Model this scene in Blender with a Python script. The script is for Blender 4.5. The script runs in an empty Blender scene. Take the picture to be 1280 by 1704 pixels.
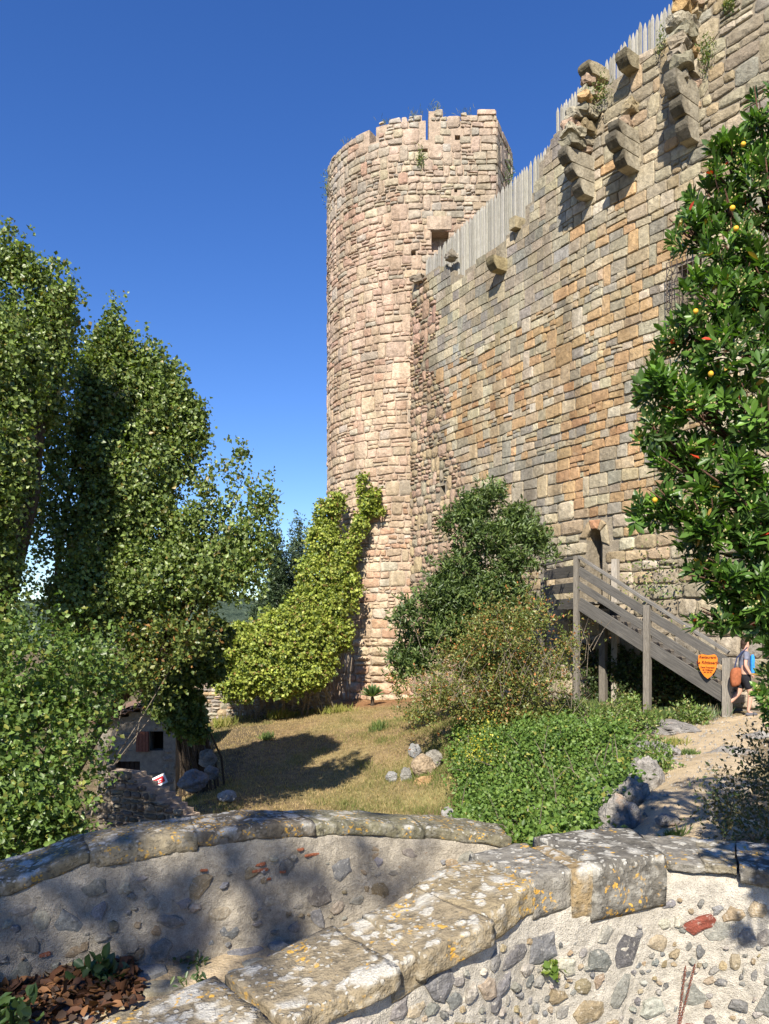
import bpy, bmesh, math, random
import numpy as np
from mathutils import Vector, Matrix, noise as mnoise

# ------------------------------------------------------------------ camera, sky, sun
F, CX, VH = 1300.0, 640.0, 1050.0            # focal length in photo pixels, centre column, horizon row
sc = bpy.context.scene
cam_d = bpy.data.cameras.new('camera'); cam = bpy.data.objects.new('camera', cam_d)
sc.collection.objects.link(cam); sc.camera = cam
cam.location = (0, 0, 0); cam.rotation_euler = (math.radians(90), 0, 0)
cam_d.sensor_fit = 'VERTICAL'; cam_d.sensor_height = 36.0
cam_d.lens = 36.0 * F / 1704.0
cam_d.shift_y = (VH - 852.0) / 1704.0
cam_d.clip_start = 0.05; cam_d.clip_end = 3000
SUN_AZ, SUN_EL = math.radians(-13), math.radians(40)   # azimuth: from straight behind the camera, negative = from the left
world = bpy.data.worlds.new('World'); sc.world = world; world.use_nodes = True
wn = world.node_tree; wn.nodes.clear()
sky = wn.nodes.new('ShaderNodeTexSky'); sky.sky_type = 'NISHITA'; sky.sun_disc = False
sky.sun_elevation = SUN_EL; sky.altitude = 300; sky.air_density = 1.0; sky.dust_density = 0.0; sky.ozone_density = 4.0
tosun = Vector((math.sin(SUN_AZ) * math.cos(SUN_EL), -math.cos(SUN_AZ) * math.cos(SUN_EL), math.sin(SUN_EL)))
sky.sun_rotation = math.atan2(tosun.x, tosun.y)
bg = wn.nodes.new('ShaderNodeBackground'); bg.inputs[1].default_value = 0.092
wo = wn.nodes.new('ShaderNodeOutputWorld')
hsv = wn.nodes.new('ShaderNodeHueSaturation'); hsv.inputs['Saturation'].default_value = 1.24; hsv.inputs['Hue'].default_value = .5145
wn.links.new(sky.outputs[0], hsv.inputs['Color']); wn.links.new(hsv.outputs[0], bg.inputs[0]); wn.links.new(bg.outputs[0], wo.inputs[0])
sun_d = bpy.data.lights.new('sun', 'SUN'); sun_d.energy = 5.0; sun_d.angle = math.radians(0.53); sun_d.color = (1.0, 0.92, 0.79)
sun = bpy.data.objects.new('sun', sun_d); sc.collection.objects.link(sun)
sun.rotation_euler = tosun.to_track_quat('Z', 'Y').to_euler()
sc.view_settings.view_transform = 'Standard'; sc.view_settings.look = 'None'
sc.view_settings.gamma = 1; sc.view_settings.exposure = 0.98; sc.view_settings.use_curve_mapping = False
sc.cycles.max_bounces = 6; sc.cycles.transparent_max_bounces = 8

R = random.Random(7)
NP = np.random.default_rng(11)
C = sc.collection

def P(u, v, Y): return Vector(((u - CX) / F * Y, Y, (VH - v) / F * Y))
def proj(p): return (CX + p[0] / p[1] * F, VH - p[2] / p[1] * F)

# ------------------------------------------------------------------ materials
MATS = {}
def new_mat(name):
    m = bpy.data.materials.new(name); m.use_nodes = True; m.node_tree.nodes.clear(); MATS[name] = m
    return m, m.node_tree.nodes, m.node_tree.links

class NB:
    def __init__(s, name):
        s.m, s.n, s.l = new_mat(name)
        s.tc = s.n.new('ShaderNodeTexCoord').outputs['Object']
    def set(s, sock, v):
        if isinstance(v, bpy.types.NodeSocket): s.l.new(v, sock)
        else:
            if isinstance(v, tuple) and len(v) == 3 and sock.type == 'RGBA': v = (*v, 1)
            sock.default_value = v
    def attr(s, a='Col'):
        x = s.n.new('ShaderNodeAttribute'); x.attribute_name = a; return x.outputs['Color']
    def map(s, scale):
        x = s.n.new('ShaderNodeMapping'); x.inputs['Scale'].default_value = scale; s.l.new(s.tc, x.inputs[0]); return x.outputs[0]
    def noise(s, scale, detail=3, rough=.55, vec=None, dist=0):
        x = s.n.new('ShaderNodeTexNoise'); x.inputs['Scale'].default_value = scale; x.inputs['Detail'].default_value = detail
        x.inputs['Roughness'].default_value = rough; x.inputs['Distortion'].default_value = dist
        s.l.new(vec or s.tc, x.inputs['Vector']); return x.outputs['Fac']
    def voro(s, scale, vec=None, feature='F1', rnd=1.0):
        x = s.n.new('ShaderNodeTexVoronoi'); x.feature = feature; x.inputs['Scale'].default_value = scale
        x.inputs['Randomness'].default_value = rnd
        s.l.new(vec or s.tc, x.inputs['Vector']); return x
    def ramp(s, fac, a, b, lo=0.0, hi=1.0):
        x = s.n.new('ShaderNodeMapRange'); x.inputs[1].default_value = a; x.inputs[2].default_value = b
        x.inputs[3].default_value = lo; x.inputs[4].default_value = hi; s.l.new(fac, x.inputs[0]); return x.outputs[0]
    def mix(s, fac, a, b, mode='MIX'):
        x = s.n.new('ShaderNodeMix'); x.data_type = 'RGBA'; x.blend_type = mode
        s.set(x.inputs[0], fac); s.set(x.inputs[6], a); s.set(x.inputs[7], b); return x.outputs[2]
    def math(s, op, a, b=0.0):
        x = s.n.new('ShaderNodeMath'); x.operation = op; s.set(x.inputs[0], a); s.set(x.inputs[1], b); return x.outputs[0]
    def warp(s, scale, amt):
        nz = s.n.new('ShaderNodeTexNoise'); nz.inputs['Scale'].default_value = scale; nz.inputs['Detail'].default_value = 3; s.l.new(s.tc, nz.inputs['Vector'])
        x = s.n.new('ShaderNodeVectorMath'); x.operation = 'MULTIPLY_ADD'; s.l.new(nz.outputs['Color'], x.inputs[0])
        x.inputs[1].default_value = (amt,) * 3; s.l.new(s.tc, x.inputs[2]); return x.outputs[0]
    def up(s):
        g = s.n.new('ShaderNodeNewGeometry'); x = s.n.new('ShaderNodeSeparateXYZ'); s.l.new(g.outputs['Normal'], x.inputs[0]); return x.outputs[2]
    def bump(s, h, dist, strength=1.0, prev=None):
        x = s.n.new('ShaderNodeBump'); x.inputs['Strength'].default_value = strength; x.inputs['Distance'].default_value = dist
        s.l.new(h, x.inputs['Height'])
        if prev: s.l.new(prev, x.inputs['Normal'])
        return x.outputs[0]
    def out(s, col, rough=.9, normal=None, spec=.25, trans=None, metal=0):
        b = s.n.new('ShaderNodeBsdfPrincipled'); s.set(b.inputs['Base Color'], col); s.set(b.inputs['Roughness'], rough)
        b.inputs['Specular IOR Level'].default_value = spec; b.inputs['Metallic'].default_value = metal
        if normal: s.l.new(normal, b.inputs['Normal'])
        sh = b.outputs[0]
        if trans:
            t = s.n.new('ShaderNodeBsdfTranslucent'); s.set(t.inputs[0], trans[1])
            x = s.n.new('ShaderNodeMixShader'); x.inputs[0].default_value = trans[0]
            s.l.new(sh, x.inputs[1]); s.l.new(t.outputs[0], x.inputs[2]); sh = x.outputs[0]
        o = s.n.new('ShaderNodeOutputMaterial'); s.l.new(sh, o.inputs[0]); return s.m

def stone_mat(name, sc1=9, sc2=60, b1=.035, b2=.008, spots=.5):
    b = NB(name); c = b.attr()
    n1 = b.noise(sc1, 4, .65); n2 = b.noise(sc2, 3, .7); n3 = b.noise(1.3, 3)
    c = b.mix(1.0, c, b.ramp(n1, .25, .75, .62, 1.3), 'MULTIPLY')
    c = b.mix(1.0, c, b.ramp(n2, .3, .7, .78, 1.18), 'MULTIPLY')
    c = b.mix(b.ramp(b.noise(22, 4, .6), .6, .74, 0, spots), c, (.075, .068, .055))
    c = b.mix(b.ramp(b.noise(3.1, 5, .7), .58, .75, 0, .45), c, (.36, .33, .27))
    c = b.mix(b.ramp(n3, .6, .8, 0, .35), c, (.12, .11, .10))
    stv = b.noise(1.0, 5, .65, b.map((1.3, 1.3, .28)))
    c = b.mix(1.0, c, b.mix(b.ramp(stv, .35, .65), (.70, .66, .60), (1.12, 1.1, 1.06)), 'MULTIPLY')
    nn = b.bump(n1, b1); nn = b.bump(n2, b2, 1, nn)
    return b.out(c, .93, nn, .15)
M_stone = stone_mat('castle_stone')
M_tower = stone_mat('tower_stone', 8, 50, .045, .010, .35)

def mortar_mat(name, col, sc=1.0, grain=.004):
    b = NB(name); n1 = b.noise(14 * sc, 5, .7); n2 = b.noise(160 * sc, 2, .6); n3 = b.noise(3 * sc, 3)
    c = b.mix(1.0, col, b.ramp(n1, .3, .72, .62, 1.2), 'MULTIPLY')
    c = b.mix(1.0, c, b.ramp(n2, .35, .65, .8, 1.15), 'MULTIPLY')
    c = b.mix(b.ramp(n3, .55, .75, 0, .4), c, (.3, .26, .2))
    nn = b.bump(n1, grain * 4); nn = b.bump(n2, grain, 1, nn)
    return b.out(c, .96, nn, .1)
M_mortar_wall = mortar_mat('lime_mortar', (.28, .24, .18), .5, .01)
M_mortar_tower = mortar_mat('tower_mortar', (.42, .33, .25), .5, .01)
M_render = mortar_mat('coarse_render', (.47, .435, .37), 1.6, .004)
M_render_far = mortar_mat('weathered_render', (.42, .375, .30), 1.2, .006)
M_hut = mortar_mat('hut_plaster', (.24, .215, .175), .5, .006)

def lichen_mat(name, base=(.20, .175, .125), white=.5, orange=.5, dark=.5):
    b = NB(name); col = b.attr()
    n1 = b.noise(18, 5, .7); n2 = b.noise(140, 2, .6)
    c = b.mix(1.0, col, b.ramp(n1, .25, .75, .55, 1.35), 'MULTIPLY')
    c = b.mix(b.ramp(b.noise(35, 4, .7), .52, .62, 0, dark), c, (.05, .047, .04))
    w = b.warp(30, .03)
    up = b.ramp(b.up(), .0, .7, .25, 1)
    # crusty pale rosettes of several sizes
    reg = b.ramp(b.noise(5, 3, .6), .5 - white * .25, .62 - white * .25)
    hs = None
    for scl, th in ((9, .44), (21, .42), (48, .38)):
        v = b.voro(scl, w).outputs['Distance']
        k = b.math('MULTIPLY', b.ramp(v, th * 1.0, th * .72), b.math('MULTIPLY', reg, up))
        k = b.math('MULTIPLY', k, b.ramp(b.noise(scl * .35, 2), .44, .5))
        tone = b.mix(b.ramp(n2, .3, .7), (.33, .31, .26), (.56, .545, .49))
        c = b.mix(b.math('MULTIPLY', k, .85), c, tone)
        hs = k if hs is None else b.math('MAXIMUM', hs, k)
    vo = b.voro(46, b.warp(24, .06)).outputs['Distance']
    ok = b.math('MULTIPLY', b.ramp(vo, .42, .3), b.ramp(b.noise(7, 4, .7), .60 - orange * .16, .66 - orange * .16))
    c = b.mix(b.math('MULTIPLY', ok, .85), c, b.mix(n1, (.62, .30, .03), (.52, .36, .08)))
    nn = b.bump(n1, .02); nn = b.bump(n2, .0025, 1, nn); nn = b.bump(hs, .0025, 1, nn)
    return b.out(c, .95, nn, .12)
M_coping = lichen_mat('lichen_coping', white=1.3, orange=.38)
M_coping_far = lichen_mat('old_coping', white=.5, orange=.6, dark=.7)

def bedded_mat():
    b = NB('bedded_stone'); c = b.attr(); n1 = b.noise(28, 5, .7); n2 = b.noise(180, 2, .6)
    c = b.mix(1.0, c, b.ramp(n1, .25, .75, .55, 1.35), 'MULTIPLY')
    c = b.mix(1.0, c, b.ramp(n2, .3, .7, .75, 1.2), 'MULTIPLY')
    c = b.mix(b.ramp(b.noise(60, 4, .75), .56, .68, 0, .75), c, (.46, .43, .37))
    nn = b.bump(n1, .012); nn = b.bump(n2, .002, 1, nn)
    return b.out(c, .92, nn, .2)
M_bed = bedded_mat()

def wood_mat(name, a, d):
    b = NB(name); g = b.noise(6, 5, .7, b.map((12, 12, .7))); g2 = b.noise(30, 3, .6, b.map((6, 6, .5)))
    c = b.mix(b.ramp(g, .3, .7), d, a); c = b.mix(1.0, c, b.ramp(g2, .3, .7, .7, 1.2), 'MULTIPLY')
    c = b.mix(1.0, c, b.attr(), 'MULTIPLY')
    c = b.mix(b.ramp(b.noise(3, 4, .7), .6, .75, 0, .4), c, (.12, .10, .07))
    return b.out(c, .85, b.bump(g, .006), .2)
M_stake = wood_mat('weathered_stakes', (.37, .355, .32), (.20, .19, .17))
M_wood = wood_mat('grey_timber', (.20, .185, .165), (.075, .07, .065))
def board_mat():
    b = NB('grey_boards'); uv = b.n.new('ShaderNodeAttribute'); uv.attribute_name = 'grain'
    mp = b.n.new('ShaderNodeMapping'); mp.inputs['Scale'].default_value = (.9, 22, 22); b.l.new(uv.outputs['Vector'], mp.inputs[0])
    g = b.noise(2.2, 5, .7, mp.outputs[0])
    c = b.mix(b.ramp(g, .3, .7), (.045, .043, .042), (.155, .145, .135)); c = b.mix(1.0, c, b.attr(), 'MULTIPLY')
    c = b.mix(b.ramp(b.noise(4, 4, .7), .6, .8, 0, .35), c, (.22, .20, .17))
    return b.out(c, .8, b.bump(g, .004), .25)
M_board = board_mat()

def leaf_mat(name, rough=.42, spec=.45, tr=.22):
    b = NB(name); c = b.attr(); t = b.mix(1.0, c, (1.7, 2.0, .6), 'MULTIPLY')
    return b.out(c, rough, None, spec, (tr, t))
M_leaf = leaf_mat('leaf'); M_gloss = leaf_mat('glossy_leaf', .42, .4, .2); M_ivy = leaf_mat('ivy_leaf', .5, .35, .2)
M_blade = leaf_mat('grass_blade', .7, .2, .3)

def bark_mat(name, a, d):
    b = NB(name); g = b.noise(7, 5, .7, b.map((6, 6, 1.2)))
    c = b.mix(b.ramp(g, .35, .65), d, a)
    return b.out(c, .95, b.bump(g, .03), .1)
M_bark = bark_mat('bark', (.11, .085, .065), (.035, .027, .02)); M_twig = bark_mat('pale_twig', (.30, .25, .19), (.16, .13, .10))
M_stemred = bark_mat('reddish_stem', (.16, .09, .06), (.07, .04, .03))

def ground_mat():
    b = NB('ground_soil'); c = b.attr(); n1 = b.noise(5, 5, .7); n2 = b.noise(45, 3, .7); n3 = b.noise(.7, 4, .6)
    c = b.mix(1.0, c, b.ramp(n1, .3, .7, .6, 1.3), 'MULTIPLY'); c = b.mix(1.0, c, b.ramp(n2, .3, .7, .6, 1.35), 'MULTIPLY')
    c = b.mix(b.ramp(n3, .5, .7, 0, .3), c, (.10, .115, .035))
    nn = b.bump(n1, .06); nn = b.bump(n2, .02, 1, nn)
    return b.out(c, .98, nn, .05)
M_ground = ground_mat()
def sand_mat():
    b = NB('sandy_soil'); n1 = b.noise(3, 5, .7); n2 = b.noise(70, 3, .7)
    c = b.mix(b.ramp(n1, .3, .7), (.37, .28, .165), (.52, .42, .28)); c = b.mix(1.0, c, b.ramp(n2, .3, .7, .75, 1.2), 'MULTIPLY')
    v = b.voro(60); c = b.mix(b.ramp(v.outputs['Distance'], .22, .15, 0, .5), c, (.5, .47, .42))
    nn = b.bump(n1, .05); nn = b.bump(n2, .012, 1, nn)
    return b.out(c, .97, nn, .08)
M_sand = sand_mat()
def rock_mat():
    b = NB('grey_rock'); c = b.attr(); n1 = b.noise(6, 6, .72, None, .6); n2 = b.noise(50, 3, .7)
    c = b.mix(1.0, c, b.ramp(n1, .3, .7, .45, 1.4), 'MULTIPLY'); c = b.mix(1.0, c, b.ramp(n2, .3, .7, .75, 1.2), 'MULTIPLY')
    c = b.mix(b.ramp(b.noise(2.4, 4, .7), .58, .7, 0, .55), c, (.42, .22, .08))
    nn = b.bump(n1, .09); nn = b.bump(n2, .01, 1, nn)
    return b.out(c, .92, nn, .2)
M_rock = rock_mat()
def flat_mat(name, col, rough=.7, spec=.3, bumpd=.004, var=.25, metal=0):
    b = NB(name); n = b.noise(18, 4, .6)
    c = b.mix(1.0, col, b.ramp(n, .3, .7, 1 - var, 1 + var), 'MULTIPLY')
    return b.out(c, rough, b.bump(n, bumpd), spec, None, metal)
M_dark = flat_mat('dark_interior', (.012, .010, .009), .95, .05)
M_shutter = flat_mat('red_brown_paint', (.15, .055, .035))
M_iron = flat_mat('rusty_iron', (.05, .035, .03), .7, .4)
M_rust = flat_mat('rust', (.16, .06, .04), .85, .2)
M_orange = flat_mat('orange_paint', (.72, .2, .02), .55, .3, .001, .08)
M_ink = flat_mat('dark_lettering', (.12, .02, .01), .6, .2, .001, .1)
M_black = flat_mat('black_fabric', (.018, .018, .022), .9, .1)
M_skin = flat_mat('skin', (.50, .29, .21), .55, .35, .001, .06)
M_top = flat_mat('grey_blue_knit', (.16, .17, .22), .9, .1)
M_navy = flat_mat('navy_fabric', (.03, .04, .09), .9, .1)
M_bag = flat_mat('orange_brown_bag', (.27, .09, .04), .8, .2)
M_towel = flat_mat('bright_blue_cloth', (.04, .24, .60), .9, .1)
M_hair = flat_mat('brown_hair', (.05, .03, .02), .6, .3)
M_shoe = flat_mat('grey_shoe', (.10, .10, .11), .7, .2)
M_white = flat_mat('white_paint', (.7, .7, .7), .6, .3, .001, .08); M_red = flat_mat('red_paint', (.5, .02, .03), .6, .3, .001, .08)
M_tile = flat_mat('clay_tile', (.20, .13, .09), .9, .1, .02, .4)
M_deadleaf = leaf_mat('dead_leaf', .7, .2, .15)
M_fruit = flat_mat('yellow_fruit', (.62, .36, .03), .6, .3, .004, .2)
M_hill = None
def hill_mat():
    b = NB('wooded_hill'); n = b.noise(.12, 6, .7); n2 = b.noise(.5, 3, .7)
    c = b.mix(b.ramp(n, .35, .65), (.035, .055, .04), (.09, .12, .08)); c = b.mix(1.0, c, b.ramp(n2, .3, .7, .6, 1.4), 'MULTIPLY')
    return b.out(c, 1, b.bump(n2, 2.5), 0)
M_hill = hill_mat()

# ------------------------------------------------------------------ object helpers
def mesh(name, V, Fc, mat, col=None, smooth=False, grain=None):
    me = bpy.data.meshes.new(name)
    V = np.asarray(V, dtype=np.float32).reshape(-1, 3)
    if isinstance(Fc, np.ndarray):
        nf, k = Fc.shape
        me.vertices.add(len(V)); me.vertices.foreach_set('co', V.ravel())
        me.loops.add(nf * k); me.loops.foreach_set('vertex_index', Fc.astype(np.int32).ravel())
        me.polygons.add(nf); me.polygons.foreach_set('loop_start', np.arange(0, nf * k, k, dtype=np.int32))
        me.update(calc_edges=True)
    else:
        me.from_pydata(V.tolist(), [], Fc)
    if col is None: col = (1, 1, 1)
    a = me.color_attributes.new('Col', 'FLOAT_COLOR', 'POINT')
    cc = np.ones((len(V), 4), dtype=np.float32); cc[:, :3] = np.asarray(col, dtype=np.float32)
    a.data.foreach_set('color', cc.ravel())
    if grain is not None:
        g = me.attributes.new('grain', 'FLOAT_VECTOR', 'POINT'); g.data.foreach_set('vector', np.asarray(grain, dtype=np.float32).ravel())
    if smooth: me.polygons.foreach_set('use_smooth', np.ones(len(me.polygons), dtype=bool))
    me.materials.append(mat); return me

def put(name, me, parent=None):
    o = bpy.data.objects.new(name, me); C.objects.link(o)
    if parent is not None:
        o.parent = parent
        w = parent; off = Vector((0, 0, 0))
        while w is not None: off += w.location; w = w.parent
        if parent.type == 'EMPTY' : o.location = -off
    return o
def tag(o, label=None, cat=None, group=None, kind=None):
    if label: o['label'] = label
    if cat: o['category'] = cat
    if group: o['group'] = group
    if kind: o['kind'] = kind
    return o
def thing(name, loc, label, cat, group=None):
    o = bpy.data.objects.new(name, None); C.objects.link(o); o.location = loc; o.empty_display_size = .2
    return tag(o, label, cat, group)
def obj(name, V, Fc, mat, parent=None, col=None, smooth=False, grain=None):
    return put(name, mesh(name, V, Fc, mat, col, smooth, grain), parent)

class Geo:
    def __init__(s): s.V, s.F, s.C, s.n = [], [], [], 0
    def add(s, V, Fc, col=(1, 1, 1)):
        s.V.extend([tuple(v) for v in V]); s.F.extend([tuple(i + s.n for i in f) for f in Fc])
        s.C.extend([tuple(col)] * len(V)) if not isinstance(col, list) else s.C.extend(col)
        s.n += len(V)
    def obj(s, name, mat, parent=None, smooth=False): return obj(name, s.V, s.F, mat, parent, s.C, smooth)

def tube(pts, rad, n=7, cap=True):
    V, Fc = [], []
    pts = [Vector(p) for p in pts]
    for i, p in enumerate(pts):
        d = (pts[min(i + 1, len(pts) - 1)] - pts[max(i - 1, 0)]).normalized()
        a = d.orthogonal().normalized() if i == 0 else (a - d * a.dot(d)).normalized()
        b = d.cross(a)
        r = rad[i] if hasattr(rad, '__len__') else rad
        for k in range(n):
            t = 2 * math.pi * k / n; V.append(p + (a * math.cos(t) + b * math.sin(t)) * r)
    for i in range(len(pts) - 1):
        for k in range(n):
            k2 = (k + 1) % n; Fc.append((i * n + k, i * n + k2, (i + 1) * n + k2, (i + 1) * n + k))
    if cap: Fc.append(tuple(range(n))[::-1]); Fc.append(tuple((len(pts) - 1) * n + k for k in range(n)))
    return V, Fc

def rbox(c, ax, ay, az, hx, hy, hz, nx=6, ny=5, nz=4, pw=5.0, amp=.02, seed=0, freq=4.0, flatx=False):
    """rounded, roughened block: superellipsoid-like cube grid"""
    V, Fc, idx = [], [], {}
    N = (nx, ny, nz)
    def vid(i, j, k):
        key = (i, j, k)
        if key not in idx:
            p = [2 * i / nx - 1, 2 * j / ny - 1, 2 * k / nz - 1]
            q = Vector(p); m = max(abs(x) for x in p); e = sum(abs(x) ** pw for x in p) ** (1 / pw)
            if flatx: m = max(abs(p[1]), abs(p[2])); e = (abs(p[1]) ** pw + abs(p[2]) ** pw) ** (1 / pw); k_e = m / e if e > 0 else 1; q = Vector((p[0], p[1] * k_e, p[2] * k_e))
            else: q = q * (m / e) if e > 0 else q
            w = c + ax * q.x * hx + ay * q.y * hy + az * q.z * hz
            nz_ = mnoise.noise_vector(w * freq + Vector((seed * 3.1, seed * 1.7, 0))) + .5 * mnoise.noise_vector(w * freq * 2.7)
            idx[key] = len(V); V.append(w + nz_ * amp)
        return idx[key]
    for i in range(nx):
        for j in range(ny):
            Fc.append((vid(i, j, 0), vid(i, j + 1, 0), vid(i + 1, j + 1, 0), vid(i + 1, j, 0)))
            Fc.append((vid(i, j, nz), vid(i + 1, j, nz), vid(i + 1, j + 1, nz), vid(i, j + 1, nz)))
    for i in range(nx):
        for k in range(nz):
            Fc.append((vid(i, 0, k), vid(i + 1, 0, k), vid(i + 1, 0, k + 1), vid(i, 0, k + 1)))
            Fc.append((vid(i, ny, k), vid(i, ny, k + 1), vid(i + 1, ny, k + 1), vid(i + 1, ny, k)))
    for j in range(ny):
        for k in range(nz):
            Fc.append((vid(0, j, k), vid(0, j, k + 1), vid(0, j + 1, k + 1), vid(0, j + 1, k)))
            Fc.append((vid(nx, j, k), vid(nx, j + 1, k), vid(nx, j + 1, k + 1), vid(nx, j, k + 1)))
    return V, Fc
X_, Y_, Z_ = Vector((1, 0, 0)), Vector((0, 1, 0)), Vector((0, 0, 1))

def bar(a, b, up, w, t, parent=None, name='bar', mat=None, col=(1, 1, 1)):
    """plank from a to b: w along up, t across; carries a grain attribute"""
    a, b = Vector(a), Vector(b); d = b - a; L = d.length; d.normalize()
    s = d.cross(Vector(up)).normalized(); u = s.cross(d).normalized()
    V, G = [], []
    off = R.random() * 50; c = min(.006, t * .2)
    for (x, e) in ((0, a), (L, b)):
        for (i, j) in ((-1, -1), (1, -1), (1, 1), (-1, 1)):
            for (ci, cj) in (((-c, 0), (0, -c)) if i * j > 0 else ((0, -c), (-c, 0))):
                V.append(e + s * i * (t / 2 + ci) + u * j * (w / 2 + cj)); G.append((x + off, (j * w / 2), off + i * t / 2))
    n = 8; Fc = [tuple(range(n))[::-1], tuple(range(n, 2 * n))] + [(k, (k + 1) % n, n + (k + 1) % n, n + k) for k in range(n)]
    # ring order around the section
    order = sorted(range(8), key=lambda k: math.atan2((V[k] - a).dot(u), (V[k] - a).dot(s)))
    V = [V[k] for k in order] + [V[8 + k] for k in order]; G = [G[k] for k in order] + [G[8 + k] for k in order]
    return obj(name, V, Fc, mat or M_board, parent, col, False, G)

# ------------------------------------------------------------------ stones on a surface
def quad_stone(corners, S, h, rnd, inset, bulge, rng):
    """corners: 4 (s,z) counter-clockwise. S(s,z,depth)->Vector"""
    out = []
    for i in range(4):
        p, q, r = corners[i - 1], corners[i], corners[(i + 1) % 4]
        f1 = rnd * rng.uniform(.5, 1.4); f2 = rnd * rng.uniform(.5, 1.4)
        out.append((q[0] + (p[0] - q[0]) * f1, q[1] + (p[1] - q[1]) * f1))
        out.append((q[0] + (r[0] - q[0]) * f2, q[1] + (r[1] - q[1]) * f2))
    cx = sum(p[0] for p in out) / 8; cz = sum(p[1] for p in out) / 8
    n = 8
    V = [S(p[0], p[1], -.05) for p in out]
    V += [S(p[0], p[1], h * .55) for p in out]
    V += [S(cx + (p[0] - cx) * (1 - inset), cz + (p[1] - cz) * (1 - inset), h + rng.uniform(-.3, .3) * bulge) for p in out]
    V.append(S(cx + rng.uniform(-.03, .03), cz + rng.uniform(-.02, .02), h + bulge))
    Fc = []
    for a in (0, 8):
        for k in range(n):
            k2 = (k + 1) % n; Fc.append((a + k, a + k2, a + 8 + k2, a + 8 + k))
    for k in range(n): Fc.append((16 + k, 16 + (k + 1) % n, 24))
    return V, Fc

def masonry(s0, s1, z0, z1, hf, wf, style, S, top, rng, skip, wob=.02, ph=0):
    """lay courses; returns list of (V,F,col)"""
    zs = [z0]
    while zs[-1] < z1: zs.append(zs[-1] + hf(zs[-1]) * rng.uniform(.72, 1.25))
    def zb(i, s): return zs[i] + wob * (math.sin(s * 2.1 + i * 2.7 + ph) + .6 * math.sin(s * 5.3 + i * 1.3))
    out = []; blocked = [[] for _ in range(len(zs) + 2)]
    for i in range(len(zs) - 1):
        H = zs[i + 1] - zs[i]
        s = s0 - rng.uniform(0, .3); bl = sorted(blocked[i])
        while s < s1:
            hit = [e for (q, e) in bl if q - .01 <= s < e - .005]
            if hit: s = hit[0]; continue
            st = style((s + .15), zs[i] + H / 2)
            w = wf(zs[i], H) * rng.uniform(.6, 1.5) * st.get('w', 1)
            nxt = [q for (q, e) in bl if q > s + .01]
            if nxt and s + w > min(nxt) - .12: w = min(nxt) - s
            a, b = max(s, s0), min(s + w, s1); s += w
            if b - a < .07: continue
            tall = rng.random() < st.get('tall', .06) and i < len(zs) - 2 and b - a > .2
            if tall: blocked[i + 1].append((a, b))
            g = st['gap'] / 2; j = st['jit']
            J = lambda: rng.uniform(-j, j)
            cells = [(0, 1)]
            if not tall and rng.random() < st['split']: f = rng.uniform(.4, .6); cells = [(0, f), (f, 1)]
            for (fa, fb) in cells:
                za = lambda x, f: zb(i, x) * (1 - f) + zb(i + (2 if tall else 1), x) * f
                sub = [(a, b)]
                if len(cells) == 2 and b - a > .3 and rng.random() < .5: m = a + (b - a) * rng.uniform(.35, .65); sub = [(a, m), (m, b)]
                for (aa, bb) in sub:
                    cs = [(aa + g + J(), za(aa, fa) + g + J()), (bb - g + J(), za(bb, fa) + g + J()),
                          (bb - g + J(), za(bb, fb) - g + J()), (aa + g + J(), za(aa, fb) - g + J())]
                    mx, mz = (aa + bb) / 2, za((aa + bb) / 2, (fa + fb) / 2)
                    if cs[2][1] > top(mx) + .04 + rng.uniform(0, .1) or skip(aa, bb, cs[0][1], cs[2][1]): continue
                    h = st['h'] * rng.uniform(.6, 1.35)
                    V, Fc = quad_stone(cs, S, h, st['rnd'], st['inset'], st['bulge'], rng)
                    out.append((V, Fc, st['col'](mx, mz, rng)))
    return out

def place_stones(stones, parent, mat, name='stone', rest='masonry', limit=300):
    def size(st):
        V = st[0]; us = [proj(v) for v in V[8:16]]
        c = proj(V[-1])
        if not (-20 < c[0] < 1300 and -20 < c[1] < 1720): return 0
        return (max(u[0] for u in us) - min(u[0] for u in us)) * (max(u[1] for u in us) - min(u[1] for u in us))
    stones = sorted(stones, key=size, reverse=True)
    for V, Fc, c in stones[:limit]: obj(name, V, Fc, mat, parent, c)
    if len(stones) > limit:
        g = Geo()
        for V, Fc, c in stones[limit:]: g.add(V, Fc, c)
        o = g.obj(rest, mat, parent); o['kind'] = 'stuff'

def core(sl, zl, depth, S, T, name, mat, parent):
    """masonry core: cells with a front depth; side faces wherever depth changes"""
    V, Fc, idx = [], [], {}
    def vid(i, k, d):
        key = (i, k, round(d, 3))
        if key not in idx: idx[key] = len(V); V.append(S(sl[i], zl[k], d))
        return idx[key]
    D = {}
    for i in range(len(sl) - 1):
        for k in range(len(zl) - 1): D[i, k] = depth((sl[i] + sl[i + 1]) / 2, (zl[k] + zl[k + 1]) / 2)
    for (i, k), d in D.items():
        if d > -T:
            Fc.append((vid(i, k, d), vid(i + 1, k, d), vid(i + 1, k + 1, d), vid(i, k + 1, d)))
            Fc.append((vid(i, k, -T), vid(i, k + 1, -T), vid(i + 1, k + 1, -T), vid(i + 1, k, -T)))
        for (di, dk) in ((1, 0), (0, 1), (-1, 0), (0, -1)):
            e = D.get((i + di, k + dk), -T)
            if d > e:
                if di == 1: a, b = (i + 1, k), (i + 1, k + 1)
                elif di == -1: a, b = (i, k + 1), (i, k)
                elif dk == 1: a, b = (i + 1, k + 1), (i, k + 1)
                else: a, b = (i, k), (i + 1, k)
                Fc.append((vid(*a, d), vid(*a, e), vid(*b, e), vid(*b, d)))
    return obj(name, V, Fc, mat, parent)
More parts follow.
